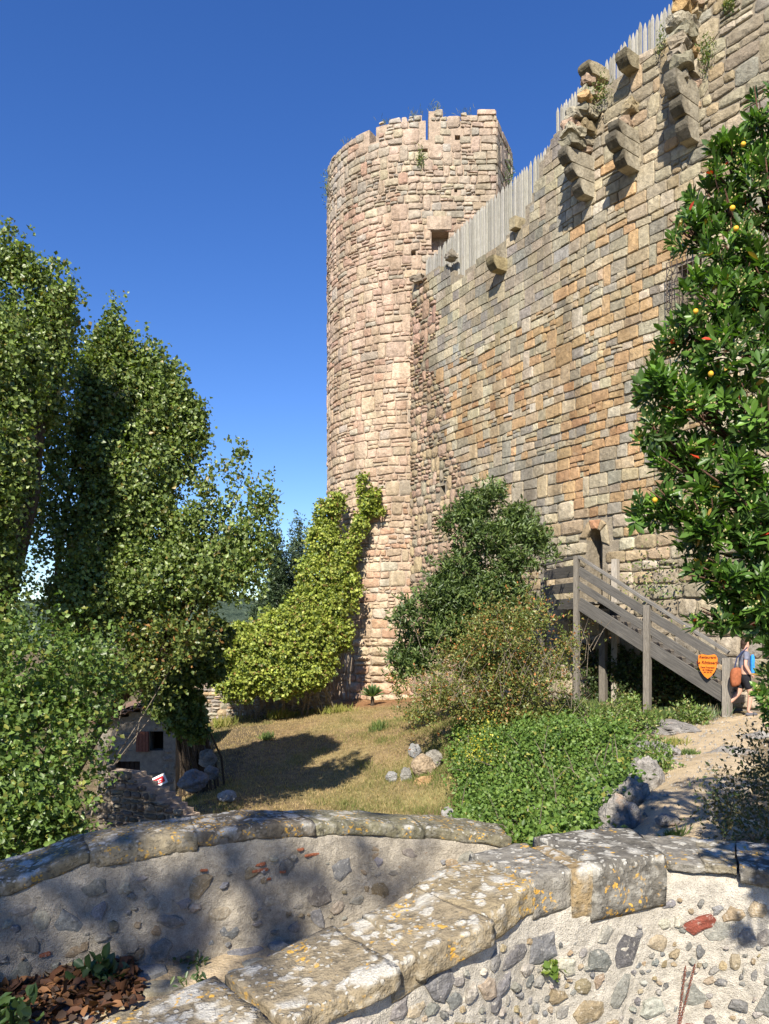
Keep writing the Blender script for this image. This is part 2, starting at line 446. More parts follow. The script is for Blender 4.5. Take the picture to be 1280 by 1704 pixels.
def lines(a, b, step, extra=()):
    n = max(1, int(round((b - a) / step))); L = [a + (b - a) * i / n for i in range(n + 1)]
    L = [x for x in L if all(abs(x - e) > step * .25 for e in extra)] + list(extra)
    return sorted(L)
def lerp(tab, x):
    if x <= tab[0][0]: return tab[0][1]
    for (a, va), (b, vb) in zip(tab, tab[1:]):
        if x <= b: return va + (vb - va) * (x - a) / (b - a)
    return tab[-1][1]

# ------------------------------------------------------------------ terrain
CP = [(560,1168,30),(660,1164,28.8),(400,1195,27),(460,1185,29),(540,1200,25),(650,1200,24),(360,1250,21),(540,1250,21),(660,1285,18),(540,1300,18),
      (350,1330,16.5),(440,1345,15.5),(540,1352,15),(640,1367,14),(700,1340,15),
      (800,1180,22),(760,1200,19),(900,1190,19),(955,1176,19.5),(1000,1170,20.3),(1075,1197,18.3),(1210,1193,17),
      (1150,1200,16.6),(1240,1182,18),(1275,1172,19.5),(1150,1300,9.8),(1130,1398,7),(1200,1250,12.5),(1280,1300,10),(1280,1400,7.2),
      (1060,1225,14),(1065,1270,11.2),(1040,1330,9.2),(1010,1400,8),(850,1215,18),(720,1240,18.5),(730,1300,16)]
pts = [tuple(P(*c)) for c in CP]
pts += [(-6.8,20,-4.3),(-5.5,20,-4.2),(-4.6,18,-4.0),(-5.8,14,-4.1),(-5,11,-4.0),(-3.2,12,-3.9),(-9,12,-4.4),(-12,20,-4.6),(-2,9,-3.6),(-1,6.5,-3.2),(-3.5,6.5,-3.7),(1.2,7,-3.0),
        (0.6,10,-3.2),(2.4,11,-2.95),(2.7,9.3,-2.6),(2.3,7,-2.55),(1.8,12.5,-3.1),(3.6,12.8,-2.4),(3.2,15,-2.45),(2.3,5.6,-2.3),(3.4,5.4,-1.95),
        (0,3.1,-1.6),(-1.4,3,-1.6),(-2.4,2.2,-1.6),(.6,3.5,-1.66),(0,0,-1.65),(-1,-2,-1.65),(2,1,-1.7),(2,3.6,-1.8),(3,-2,-1.7),(-3,-2,-1.6),(3,3,-1.8),(-6,2,-1.9),(-6,-4,-1.8),(6,0,-1.9),
        (-8,28,-3.4),(-4,34,-2.8),(-12,34,-4),(2,24,-2.3),(5,30,-2),(9,20,-1.7),(9,12,-1.9),(8,6,-1.8),(12,25,-1.6)]
A = np.array(pts); n_ = len(A)
Dm = np.linalg.norm(A[:, None, :2] - A[None, :, :2], axis=2)
M_ = np.zeros((n_ + 3, n_ + 3)); M_[:n_, :n_] = -Dm + np.eye(n_) * -.0; M_[:n_, n_] = 1; M_[:n_, n_ + 1:] = A[:, :2]; M_[n_, :n_] = 1; M_[n_ + 1:, :n_] = A[:, :2].T
W_ = np.linalg.solve(M_ + np.diag([1e-3] * n_ + [0] * 3), np.concatenate([A[:, 2], [0, 0, 0]]))
def gz(X, Y):
    X = np.atleast_1d(np.asarray(X, float)); Y = np.atleast_1d(np.asarray(Y, float))
    cx, cy = np.clip(X, -16, 14), np.clip(Y, -8, 42)
    d = np.hypot(cx[:, None] - A[None, :, 0], cy[:, None] - A[None, :, 1])
    z = -(d @ W_[:n_]) + W_[n_] + cx * W_[n_ + 1] + cy * W_[n_ + 2]
    far = np.hypot(X - cx, Y - cy); k = np.exp(-far / 12.)
    return z * k + (-4.5 - far * .008) * (1 - k)
def gz1(x, y): return float(gz(x, y)[0])
def wn_(Pn, f, seed=0):
    """cheap smooth noise in -1..1 for numpy point arrays"""
    r = np.random.default_rng(seed); s = 0
    for k in range(6):
        d = r.normal(size=3); d /= np.linalg.norm(d); ff = f * (1 + .5 * k)
        s = s + np.sin(Pn @ d * ff + r.uniform(0, 6.28)) / (1 + .35 * k)
    return s / 3.2

def gridaxis(a, b, step, far):
    L = list(np.arange(a, b + 1e-6, step)); d = step; x = a
    lo = []
    while x > -far: d *= 1.35; x -= d; lo.append(x)
    hi = []; d = step; x = L[-1]
    while x < far: d *= 1.35; x += d; hi.append(x)
    return np.array(lo[::-1] + L + hi)
gx = gridaxis(-14, 13, .2, 1500); gy = gridaxis(-6, 40, .2, 1500)
XX, YY = np.meshgrid(gx, gy); xf, yf = XX.ravel(), YY.ravel()
zf = np.concatenate([gz(xf[i:i + 20000], yf[i:i + 20000]) for i in range(0, len(xf), 20000)])
PG = np.stack([xf, yf, zf * 0], 1)
near = (np.abs(xf) < 14) & (yf > 5) & (yf < 40)
zf = zf + np.where(near, .05 * wn_(PG, 1.6, 3) + .02 * wn_(PG, 6, 4), 0)
gcol = np.tile(np.array([.27, .195, .105]), (len(xf), 1))
nz = wn_(PG, .9, 5)[:, None]
gcol = gcol * (1 + .3 * nz) + np.array([-.08, .0, -.04]) * np.clip(nz, 0, 1)
tw = np.exp(-(((xf + 1) / 4) ** 2 + ((yf - 28.5) / 1.6) ** 2))[:, None]; gcol = gcol * (1 - tw) + np.array([.28, .15, .075]) * tw
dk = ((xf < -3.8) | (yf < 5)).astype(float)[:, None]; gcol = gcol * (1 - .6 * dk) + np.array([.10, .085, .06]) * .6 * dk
uu = CX + xf / np.maximum(yf, .5) * F
rt = np.clip((uu - 900) / 120, 0, 1)[:, None] * ((yf > 5) & (yf < 22))[:, None]; gcol = gcol * (1 - rt) + np.array([.27, .21, .13]) * rt
nx_, ny_ = len(gx), len(gy)
ii = (np.arange(ny_ - 1)[:, None] * nx_ + np.arange(nx_ - 1)[None, :]).ravel()
FG = np.stack([ii, ii + 1, ii + 1 + nx_, ii + nx_], 1)
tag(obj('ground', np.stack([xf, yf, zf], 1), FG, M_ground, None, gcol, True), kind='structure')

# sandy path climbing to the foot of the stairs
cl = [(1262,1180,17.0,.5),(1235,1195,16.0,.9),(1175,1225,13.6,.85),(1150,1265,11.2,.8),(1140,1320,9,.75),(1128,1380,7.4,.7),(1120,1440,6.2,.7),(1110,1520,5.2,.7)]
V, Fc, cc = [], [], []
rows = 60; cols = 14
for i in range(rows + 1):
    t = i / rows * (len(cl) - 1); k = min(int(t), len(cl) - 2); f = t - k
    c = [cl[k][j] * (1 - f) + cl[k + 1][j] * f for j in range(4)]
    p = P(c[0], c[1], c[2])
    for j in range(cols + 1):
        w = (j / cols - .5) * 2
        edge = 1 + .22 * math.sin(i * .9 + 2 * w) + .12 * math.sin(i * 2.3)
        x, y = p.x + w * c[3] * edge, p.y + .05 * w
        h = -.03 if j in (0, cols) else .035 + .012 * math.sin(i * .7 + j)
        V.append((x, y, gz1(x, y) + .05 * float(wn_(np.array([[x, y, 0]]), 1.6, 3)[0]) + .02 * float(wn_(np.array([[x, y, 0]]), 6, 4)[0]) + h))
for i in range(rows):
    for j in range(cols):
        a = i * (cols + 1) + j; Fc.append((a, a + cols + 1, a + cols + 2, a + 1))
tag(obj('sandy_path', V, Fc, M_sand, None, None, True), kind='structure')

# wooded hill far behind
V, Fc = [], []
hx = np.linspace(-420, 160, 60); hy = np.linspace(300, 700, 16)
for y in hy:
    for x in hx:
        p = math.exp(-((x + 75) / 85) ** 2) * 14 + math.exp(-((x + 230) / 120) ** 2) * 16
        e = math.sin(math.pi * (y - 300) / 400) ** .7
        V.append((x, y, -8 + (p + 9.5) * e * (1 + .08 * math.sin(x * .12)) + 1.2 * mnoise.noise(Vector((x * .05, y * .05, 0)))))
for j in range(15):
    for i in range(59): a = j * 60 + i; Fc.append((a, a + 1, a + 61, a + 60))
tag(obj('wooded_hill', V, Fc, M_hill, None, None, True), kind='structure')

# ------------------------------------------------------------------ castle wall
J0 = Vector((.98, 29.02, 0)); dA = Vector((.608, -1, 0)).normalized(); nA = Vector((-1, -.608, 0)).normalized()
LA = 7.98 * math.hypot(.608, 1)
K0 = J0 + dA * LA; dB = Vector((.76, -1, 0)).normalized(); nB = Vector((-1, -.76, 0)).normalized()
def S_wall(s, z, d):
    n = nA if s < LA - .35 else nB if s > LA + .35 else (nA.lerp(nB, (s - LA + .35) / .7)).normalized()
    p = J0 + dA * s if s < LA else K0 + dB * (s - LA)
    return p + n * d + Z_ * z
k1 = math.hypot(.608, 1); k2 = math.hypot(.76, 1)
def sx(x):   # photo column -> distance along the wall
    u = (x - CX) / F
    s = (u * 29.02 - .98) / (.608 + u)
    if s * k1 <= LA: return s * k1
    q = (u * K0.y - K0.x) / (.76 + u); return LA + q * k2
TOPW = [(0, 12.75), (sx(745), 12.7), (sx(762), 11.95), (sx(775), 11.95), (sx(840), 12.2), (sx(868), 12.4), (sx(885), 12.85), (sx(896), 13.4), (sx(912), 14.2), (sx(930), 14.25),
        (sx(985), 14.6), (sx(1018), 14.7), (sx(1120), 14.65), (sx(1126), 15.4), (sx(1175), 15.5), (sx(1185), 16.6), (sx(1400), 17)]
def topW(s): return lerp(TOPW, s)
def zs_at(x, v):
    s = sx(x); p = S_wall(s, 0, 0); return s, (VH - v) / F * p.y
# openings: (s0,s1,z0,z1)
d0, _ = zs_at(977, 0); d1, _ = zs_at(1003, 0); zd1 = zs_at(990, 880)[1]; zdb = zs_at(990, 1012)[1]
DOOR = (d0, d1, zdb, zd1)
wg0, wg1 = sx(1128), sx(1168); WG = (wg0, wg1, zs_at(1140, 515)[1], zs_at(1140, 440)[1])
HOLES = [(sx(733), sx(741), zs_at(737, 823)[1], zs_at(737, 808)[1])]
OPENW = [DOOR, WG] + HOLES
def pick(rng, opts):
    t = rng.random() * sum(o[0] for o in opts)
    for w, c in opts:
        t -= w
        if t <= 0: break
    k = rng.uniform(.78, 1.2); return tuple(x * k * rng.uniform(.96, 1.04) for x in c)
GREY, BLUE, CREAM, BUFF, ORNG, RUST, PINK, PALE = (.29,.265,.21), (.235,.23,.21), (.40,.355,.26), (.37,.295,.195), (.42,.275,.145), (.34,.195,.10), (.38,.275,.215), (.44,.40,.32)
def gauss(x, y, cx, cy, rx, ry): return math.exp(-((x - cx) / rx) ** 2 - ((y - cy) / ry) ** 2)
def wcol(s, z, rng):
    c = wcol0(s, z, rng); px, pv = proj(S_wall(s, z, 0)); k = .08 if pv < 625 - (px - 725) * .66 and px < 938 else .24; return tuple(a * (1 - k) + b * k for a, b in zip(c, (.37, .31, .215)))
def wcol0(s, z, rng):
    p = S_wall(s, z, 0); x, v = proj(p)
    bx = 722 + max(0, v - 600) * .22 + 12 * math.sin(v * .05)
    if x < bx: return pick(rng, [(4, PINK), (2, BUFF), (1.5, GREY), (1, (.32, .22, .18))])
    ash = 625 - (x - 725) * .66
    if v < ash and x < 938: return pick(rng, [(3, BLUE), (3, GREY), (3.2, (.34, .31, .235)), (1, CREAM)])
    o = 1.6 * gauss(x, v, 830, 640, 110, 110) + 1.5 * gauss(x, v, 1060, 500, 90, 170) + 2.2 * gauss(x, v, 1000, 740, 75, 110) + .5 * gauss(x, v, 940, 520, 90, 90)
    r = 2.4 * gauss(x, v, 985, 740, 45, 90) + .4 * gauss(x, v, 800, 690, 60, 60)
    b = 2.2 * gauss(x, v, 900, 770, 55, 120)
    g = 1.3 if v < 330 else .5
    if x > 1040 and v > 960: o += 1.0 * gauss(x, v, 1135, 985, 45, 30)
    if v > 880: g += 1.0
    return pick(rng, [(g * 1.5, GREY), (.4 + b, BLUE), (.9, BUFF), (.9, CREAM), (o * 1.5, ORNG), (r * 2.2, RUST), (.5 + (.8 if v > 860 else 0), PALE)])
def wstyle(s, z):
    x, v = proj(S_wall(s, z, 0))
    bx = 722 + max(0, v - 600) * .22 + 12 * math.sin(v * .05)
    if x < bx: return dict(gap=.03, jit=.03, split=.45, h=.055, rnd=.22, inset=.3, bulge=.03, col=wcol, w=.7, tall=.12)
    if v < 625 - (x - 725) * .66 and x < 938: return dict(gap=.018, jit=.004, split=.02, h=.04, rnd=.03, inset=.05, bulge=.004, col=wcol, w=.95)
    if x > 1010 and v < 300: return dict(gap=.03, jit=.025, split=.15, h=.04, rnd=.16, inset=.2, bulge=.02, col=wcol, w=1.25, tall=.14)
    if v > 860: return dict(gap=.034, jit=.02, split=.04, h=.06, rnd=.13, inset=.18, bulge=.025, col=wcol, w=1.1)
    return dict(gap=.024, jit=.016, split=.1, h=.05, rnd=.08, inset=.09, bulge=.008, col=wcol, w=.95, tall=.05)
ARC_C = ((d0 + d1) / 2, zd1 - (d1 - d0) / 2)
def skipW(a, b, z0, z1):
    for (s0, s1, w0, w1) in OPENW:
        if b > s0 + .05 and a < s1 - .05 and z1 > w0 + .05 and z0 < w1 - .03: return True
    r = math.hypot(max(a, min(ARC_C[0], b)) - ARC_C[0], max(z0, min(ARC_C[1], z1)) - ARC_C[1])
    if z1 > ARC_C[1] and r < .36: return True
    return False
wall = thing('castle_wall', K0, 'tall weathered curtain wall of grey and orange stone blocks right of the round tower', 'castle wall')
rA = random.Random(21)
hA = lambda z: .40 if z < 1.2 else (.34 if z < 3 else .275)
hB = lambda z: .44 if z < 1.4 else (.34 if z < 4 else (.31 if z < 10.5 else .42))
hW = lambda z: .42 if z < 1.2 else (.34 if z < 3.4 else .285)
st = masonry(0.0, LA + 7.2, -2.6, 17.2, hW, lambda z, H: H * 1.4, wstyle, S_wall, topW, rA, skipW, .016)
# voussoirs of the slit door
for a0, a1, c in ((205, 268, BUFF), (268, 305, (.48, .27, .16)), (305, 390, CREAM), (150, 203, CREAM)):
    if a1 > 360: a0, a1 = -22, 40; c = CREAM
    elif a0 == 205: a0, a1 = 112, 172
    elif a0 == 268: a0, a1 = 66, 110
    elif a0 == 150: a0, a1 = 42, 64; c = BUFF
    r0, r1 = (d1 - d0) / 2 + .015, .56
    cs = [(ARC_C[0] + r * math.cos(math.radians(a)), ARC_C[1] + r * math.sin(math.radians(a))) for r, a in ((r0, a1), (r0, a0), (r1, a0), (r1, a1))]
    V, Fc = quad_stone(cs, S_wall, .05, .08, .15, .02, rA); st.append((V, Fc, c))
place_stones(st, wall, M_stone, 'stone', 'small_masonry')
sl = lines(0, LA + 7.2, .3, [LA - .35, LA, LA + .35] + [v for o in OPENW for v in o[:2]])
zl = lines(-2.7, 17.1, .25, [v for o in OPENW for v in o[2:]])
def depW(s, z):
    for (s0, s1, w0, w1) in OPENW:
        if s0 < s < s1 and w0 < z < w1: return -.55
    return 0 if z < topW(s) else -.9
core(sl, zl, depW, S_wall, .9, 'mortar_core', M_mortar_wall, wall)
# arch head: two corner fillets closing the square head into a round one
for sg in (-1, 1):
    r = (d1 - d0) / 2; V, Fc = [], []
    pts_ = [(ARC_C[0] + sg * r, zd1 + .01)] + [(ARC_C[0] + sg * r * math.cos(t), ARC_C[1] + r * math.sin(t)) for t in np.linspace(0, math.pi / 2, 6)]
    for dd in (.012, -.5): V += [S_wall(a, b, dd) for a, b in pts_]
    n = len(pts_); Fc = [tuple(range(n)), tuple(range(n, 2 * n))[::-1]] + [(k, (k + 1) % n, n + (k + 1) % n, n + k) for k in range(n)]
    obj('arch_stone', V, Fc, M_stone, wall, BUFF)
# iron grille before the window
for (a, b) in [((wg0 - .1 + i * .14, WG[2] - .1), (wg0 - .1 + i * .14, WG[3] + .15)) for i in range(8)]:
    V, Fc = tube([S_wall(a[0], a[1], .12), S_wall(a[0], a[1] + .1, .32), S_wall(b[0], b[1] - .1, .32), S_wall(b[0], b[1], .1)], .012, 5); obj('grille_bar', V, Fc, M_iron, wall)
for i in range(6):
    z = WG[2] + .02 + i * (WG[3] - WG[2]) / 5.5
    V, Fc = tube([S_wall(wg0 - .12, z, .02), S_wall(wg0 - .1, z, .32), S_wall(wg0 + .92, z, .32)], .011, 5); obj('grille_bar', V, Fc, M_iron, wall)
# corbels
def block(s, z0, z1, p, half, col, name='corbel_stone', amp=.012, parent=wall, pw=12, mat=None):
    n = nA if s < LA else nB; d = dA if s < LA else dB
    c = S_wall(s, (z0 + z1) / 2, 0) + n * (p / 2 - .1)
    V, Fc = rbox(c, n, d, Z_, p / 2 + .1, half, (z1 - z0) / 2, 8, 5, 5, pw * 2.5, amp * .8, R.random() * 9, 3.5)
    # undercut the lower front edge like a rounded corbel
    out = []; cc = []
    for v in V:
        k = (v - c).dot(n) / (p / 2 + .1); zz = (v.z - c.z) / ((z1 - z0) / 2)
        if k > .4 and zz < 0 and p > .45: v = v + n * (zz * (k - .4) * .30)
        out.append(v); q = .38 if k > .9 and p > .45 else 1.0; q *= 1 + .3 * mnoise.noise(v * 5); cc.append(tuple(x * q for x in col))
    return obj(name, out, Fc, mat or M_stone, parent, cc)
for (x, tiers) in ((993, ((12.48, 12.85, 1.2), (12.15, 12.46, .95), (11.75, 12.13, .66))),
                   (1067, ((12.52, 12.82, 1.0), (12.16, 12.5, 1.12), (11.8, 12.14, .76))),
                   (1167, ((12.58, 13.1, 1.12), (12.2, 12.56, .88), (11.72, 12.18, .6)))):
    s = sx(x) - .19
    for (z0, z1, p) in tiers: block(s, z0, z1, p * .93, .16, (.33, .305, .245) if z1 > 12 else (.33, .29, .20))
block(sx(846) - .17, 11.18, 11.58, .62, .17, (.36, .31, .19), 'beam_stone', .008)
block(sx(866) - .1, 12.25, 12.6, .25, .14, (.33, .29, .2), 'beam_stone', .008)
# ruined masonry above the corbels: rough stones stacked and leaning
def rubble(s, z0, z1, p0, p1, n, seed, w=.24):
    rr = random.Random(seed)
    for i in range(n):
        t = i / max(1, n - 1); z = z0 + (z1 - z0) * t; p = p0 + (p1 - p0) * t
        for j in range(2 if n > 3 else 1):
            h = (z1 - z0) / n * .62; nn = nA if s < LA else nB; d = dA if s < LA else dB
            c = S_wall(s + rr.uniform(-.1, .1), z, 0) + nn * (p * (.25 + .5 * j) + rr.uniform(-.06, .06)) + Z_ * rr.uniform(-.05, .05)
            a = (nn + d * rr.uniform(-.4, .4) + Z_ * rr.uniform(-.3, .3)).normalized(); b = a.cross(Z_).normalized(); e = b.cross(a)
            V, Fc = rbox(c, a, b, e, max(.16, p * .30), w * rr.uniform(.75, 1.05), h, 5, 4, 4, 12, .085, rr.random() * 20, 5)
            obj('rubble_stone', V, Fc, M_stone, wall, pick(rr, [(3, GREY), (1, BUFF), (1, PINK), (.25, ORNG)]))
rubble(sx(993) - .2, 13.05, 13.85, 1.05, .75, 4, 1, .2)
rubble(sx(1003) - .25, 13.95, 14.75, .62, .5, 4, 2, .17)
rubble(sx(1064) - .24, 13.1, 13.5, .7, .4, 2, 3, .2)
block(sx(1068) - .22, 14.4, 14.78, .6, .17, (.30, .27, .19), 'corbel_stone', .03)
block(sx(1008) - .22, 14.8, 15.12, .6, .2, (.32, .28, .19), 'corbel_stone', .03)
rubble(sx(1172) - .3, 13.1, 15.1, .75, .6, 8, 4, .26)
rubble(sx(700), 12.85, 13.05, .45, .45, 1, 9, .3); rubble(sx(755), 12.75, 12.9, .4, .4, 1, 10, .25)

# palisade of pointed stakes
pal = thing('palisade', S_wall(sx(900), 14, -.3), 'weathered grey palisade of pointed stakes along the top of the curtain wall', 'palisade')
TOPP = [(sx(700), 13.55), (sx(745), 13.8), (sx(852), 14.2), (sx(919), 14.4)]
TOPP2 = [(sx(921), 15.3), (sx(972), 15.35), (sx(1001), 15.45), (sx(1057), 15.8), (sx(1180), 15.75)]
rp = random.Random(3)
def stake(s, w, zt, zb):
    d = dA if s < LA else dB; n = nA if s < LA else nB
    c = S_wall(s, 0, -.22 + rp.uniform(-.02, .02)); hw = w * .497; t = .035
    lean = rp.uniform(-.012, .012); V, Fc = [], []
    prof = [(-1, 0), (-.55, 1), (.55, 1), (1, 0), (.55, -1), (-.55, -1)]
    for (z, k) in ((zb, 1), (zt - rp.uniform(.16, .26), rp.uniform(.96, 1.0)), (zt - .06, .45)):
        for (i, j) in prof: V.append(c + d * (i * hw * k + lean * (z - zb)) + n * (j * t * k) + Z_ * z)
    V.append(c + d * (lean * (zt - zb) + rp.uniform(-.01, .01)) + Z_ * zt)
    m = 6
    Fc = [tuple(range(m))[::-1]] + [(a + k, a + (k + 1) % m, a + m + (k + 1) % m, a + m + k) for a in (0, m) for k in range(m)] + [(2 * m + k, 2 * m + (k + 1) % m, 3 * m) for k in range(m)]
    g = rp.uniform(.75, 1.2); obj('stake', V, Fc, M_stake, pal, (g, g, g * rp.uniform(.93, 1)))
s = sx(702)
while s < sx(919):
    w = rp.uniform(.085, .115); stake(s, w, lerp(TOPP, s) + rp.uniform(-.05, .05), topW(s) - .35); s += w
while s < sx(1182):
    w = rp.uniform(.105, .14); stake(s, w, lerp(TOPP2, s) + rp.uniform(-.06, .06), topW(s) - .3); s += w

# ------------------------------------------------------------------ tower
TC = Vector((1.34, 32.7, 0)); TR = 3.69
CRN = Vector((4.13, 29.01, 0)); END = Vector((5.05, 31.1, 0))
LS = (END - CRN).length; LF = CRN.x - TC.x      # side, flat front
LT = LF + TR * math.radians(150)
def S_tow(s, z, d):
    if s < 0:
        dr = (END - CRN).normalized(); p = CRN + dr * (-s); n = Vector((dr.y, -dr.x, 0))
        if s > -.12: n = n.lerp(Vector((0, -1, 0)), 0.5 * (1 + s / .12)).normalized() * 1.2
    elif s < LF:
        p = CRN - X_ * s; n = Vector((0, -1, 0))
        if s < .12: n = n.lerp(Vector((.92, -.4, 0)), 0.5 * (1 - s / .12)).normalized() * 1.2
    else:
        a = (s - LF) / TR; n = Vector((-math.sin(a), -math.cos(a), 0)); p = TC + n * TR
    return p + n * d + Z_ * z
# orient so that s increases left -> flip winding
def S_tf(s, z, d): return S_tow(-s, z, d)
def st_x(x):   # photo column -> s on the tower
    u = (x - CX) / F
    if x > 700:
        return 4.13 - u * 29.01
    a, b = 0, math.radians(100)
    for _ in range(40):
        m = (a + b) / 2; X = TC.x - TR * math.sin(m); Y = TC.y - TR * math.cos(m)
        if X / Y > u: a = m
        else: b = m
    return LF + TR * a
rt_ = random.Random(77)
TT = 19.25
slits = [(st_x(626), st_x(615), 18.5), (st_x(713.5), st_x(708.5), 18.3)]
tops = {}
def topT(sn):
    s = -sn
    for a, b, z in slits:
        if a < s < b: return z
    if -LS - .1 < s < .9: base = 19.25
    elif s < st_x(714): base = 19.15
    elif s < st_x(660): base = 19.1
    elif s < st_x(620): base = 19.05
    else: base = 18.95 - .03 * (s - st_x(620))
    if st_x(735) < s < st_x(714): base = 19.4
    return base + .10 * math.sin(s * 5.1) * math.sin(s * 2.3 + 1)
def tcol(s, z, rng):
    c = tcol0(s, z, rng); k = .42; return tuple(a * (1 - k) + b * k for a, b in zip(c, (.43, .365, .295)))
def tcol0(s, z, rng):
    p = S_tf(s, z, 0); x, v = proj(p)
    if v < 360: return pick(rng, [(3, (.40, .31, .25)), (2, (.33, .30, .25)), (1.6, (.30, .30, .285)), (1.2, CREAM), (.5, (.38, .22, .16))])
    if v < 620: return pick(rng, [(4, (.44, .32, .25)), (2, (.46, .36, .26)), (1, (.40, .24, .18)), (.8, (.34, .31, .27))])
    if v < 850: return pick(rng, [(4, (.50, .37, .27)), (3, (.52, .41, .29)), (1, (.43, .27, .19)), (1, (.40, .36, .30))])
    return pick(rng, [(4, (.54, .41, .29)), (2, (.58, .47, .33)), (1.3, (.52, .30, .19)), (1, (.46, .26, .15)), (.5, (.5, .46, .4))])
def tstyle(s, z):
    x, v = proj(S_tf(s, z, 0))
    if s > -.75 and z > 12.5: return dict(gap=.02, jit=.012, split=.0, h=.06, rnd=.08, inset=.12, bulge=.015, col=lambda a, b, r: pick(r, [(1, (.40, .32, .255)), (1, (.36, .32, .26))]), w=1.7)
    if v > 440 and v < 800: return dict(gap=.028, jit=.022, split=.18, h=.05, rnd=.12, inset=.15, bulge=.018, col=tcol, w=1.1, tall=.14)
    if v >= 1060: return dict(gap=.03, jit=.025, split=.05, h=.09, rnd=.2, inset=.3, bulge=.06, col=tcol, w=1.1)
    return dict(gap=.03, jit=.026, split=.22, h=.05, rnd=.15, inset=.18, bulge=.018, col=tcol, w=1.05, tall=.14)
def box_o(x0, x1, v0, v1):
    return (-st_x(x0), -st_x(x1), (VH - v1) / F * 29.05, (VH - v0) / F * 29.05)
OPENT = [box_o(718, 747, 386, 420), box_o(757, 766, 226, 234), box_o(702, 712, 248, 256), box_o(756, 761, 316, 321), box_o(684, 692, 418, 426)]
def skipT(a, b, z0, z1):
    for (s0, s1, w0, w1) in OPENT:
        if b > s0 + .04 and a < s1 - .04 and z1 > w0 + .03 and z0 < w1 - .03: return True
    for p, q, z in slits:
        if b > -q + .03 and a < -p - .03 and z1 > z + .1: return True
    return False
tower = thing('round_tower', TC + Z_ * -2.6, 'tall round tower of pinkish rubble stone with ivy at its foot', 'tower')
hT = lambda z: .36 if z < .5 else .28 if z < 6 else .29 if z < 12 else .25
stt = masonry(-LT, -.0, -3.4, 19.8, hT, lambda z, H: H * 1.35, tstyle, S_tf, topT, rt_, skipT, .02)
stt += masonry(.0, LS, 8, 19.8, lambda z: .36, lambda z, H: H * 1.3, tstyle, S_tf, topT, rt_, skipT, .01)
# lintel over the doorway
zt_ = OPENT[0][3]
V, Fc = quad_stone([(OPENT[0][0] - .18, zt_ + .02), (OPENT[0][1] + .12, zt_ + .02), (OPENT[0][1] + .12, zt_ + .55), (OPENT[0][0] - .18, zt_ + .55)], S_tf, .075, .06, .1, .02, rt_)
stt.append((V, Fc, (.42, .34, .27)))
place_stones(stt, tower, M_tower, 'stone', 'small_masonry')
sl = lines(-LT, LS, .25, [0] + [v for o in OPENT for v in o[:2]] + [-q for a, q, z in slits] + [-a for a, q, z in slits])
zl = lines(-3.5, 19.6, .3, [v for o in OPENT for v in o[2:]] + [18.3, 18.95, 19.15])
def depT(s, z):
    for (s0, s1, w0, w1) in OPENT:
        if s0 < s < s1 and w0 < z < w1: return -.5
    return 0 if z < topT(s) - .12 else -.6
core(sl, zl, depT, S_tf, .6, 'mortar_core', M_mortar_tower, tower)
# inner floor closes the tower below the parapet
pp = [S_tf(s, 17.6, -.3) for s in lines(-LT, LS, .5)]
obj('roof_floor', pp, [tuple(range(len(pp)))], M_mortar_tower, tower)

# ------------------------------------------------------------------ parapets
def spline(pts, n=12):
    P_ = [Vector(p) for p in pts]; out = []
    for i in range(len(P_) - 1):
        a, b, c, d = P_[max(i - 1, 0)], P_[i], P_[i + 1], P_[min(i + 2, len(P_) - 1)]
        for k in range(n):
            t = k / n; out.append(.5 * ((2 * b) + (c - a) * t + (2 * a - 5 * b + 4 * c - d) * t * t + (3 * b - a - 3 * c + d) * t ** 3))
    out.append(P_[-1]); return out
class Sweep:
    """front line of a low wall: points (x, y, top z), camera side = outward"""
    def __init__(s, pts, sign=-1):
        s.p = spline(pts); s.L = [0]; s.sg = sign
        for a, b in zip(s.p, s.p[1:]): s.L.append(s.L[-1] + (b.xy - a.xy).length)
        s.len = s.L[-1]
    def at(s, t):
        t = min(max(t, 0), s.len)
        import bisect
        i = min(max(bisect.bisect_right(s.L, t) - 1, 0), len(s.p) - 2); f = (t - s.L[i]) / max(1e-9, s.L[i + 1] - s.L[i])
        p = s.p[i].lerp(s.p[i + 1], f)
        a, b = s.p[max(i - 2, 0)], s.p[min(i + 3, len(s.p) - 1)]
        d = (b.xy - a.xy).normalized(); n = Vector((d.y, -d.x, 0))
        return p, Vector((d.x, d.y, 0)), n
    def S(s, t, z, dep):
        p, d, n = s.at(t); return Vector((p.x, p.y, 0)) + n * dep + Z_ * z
    def s_of(s, x):
        best = min(range(len(s.p)), key=lambda i: abs(proj(s.p[i])[0] - x) if s.p[i].y > .3 else 1e9); return s.L[best]
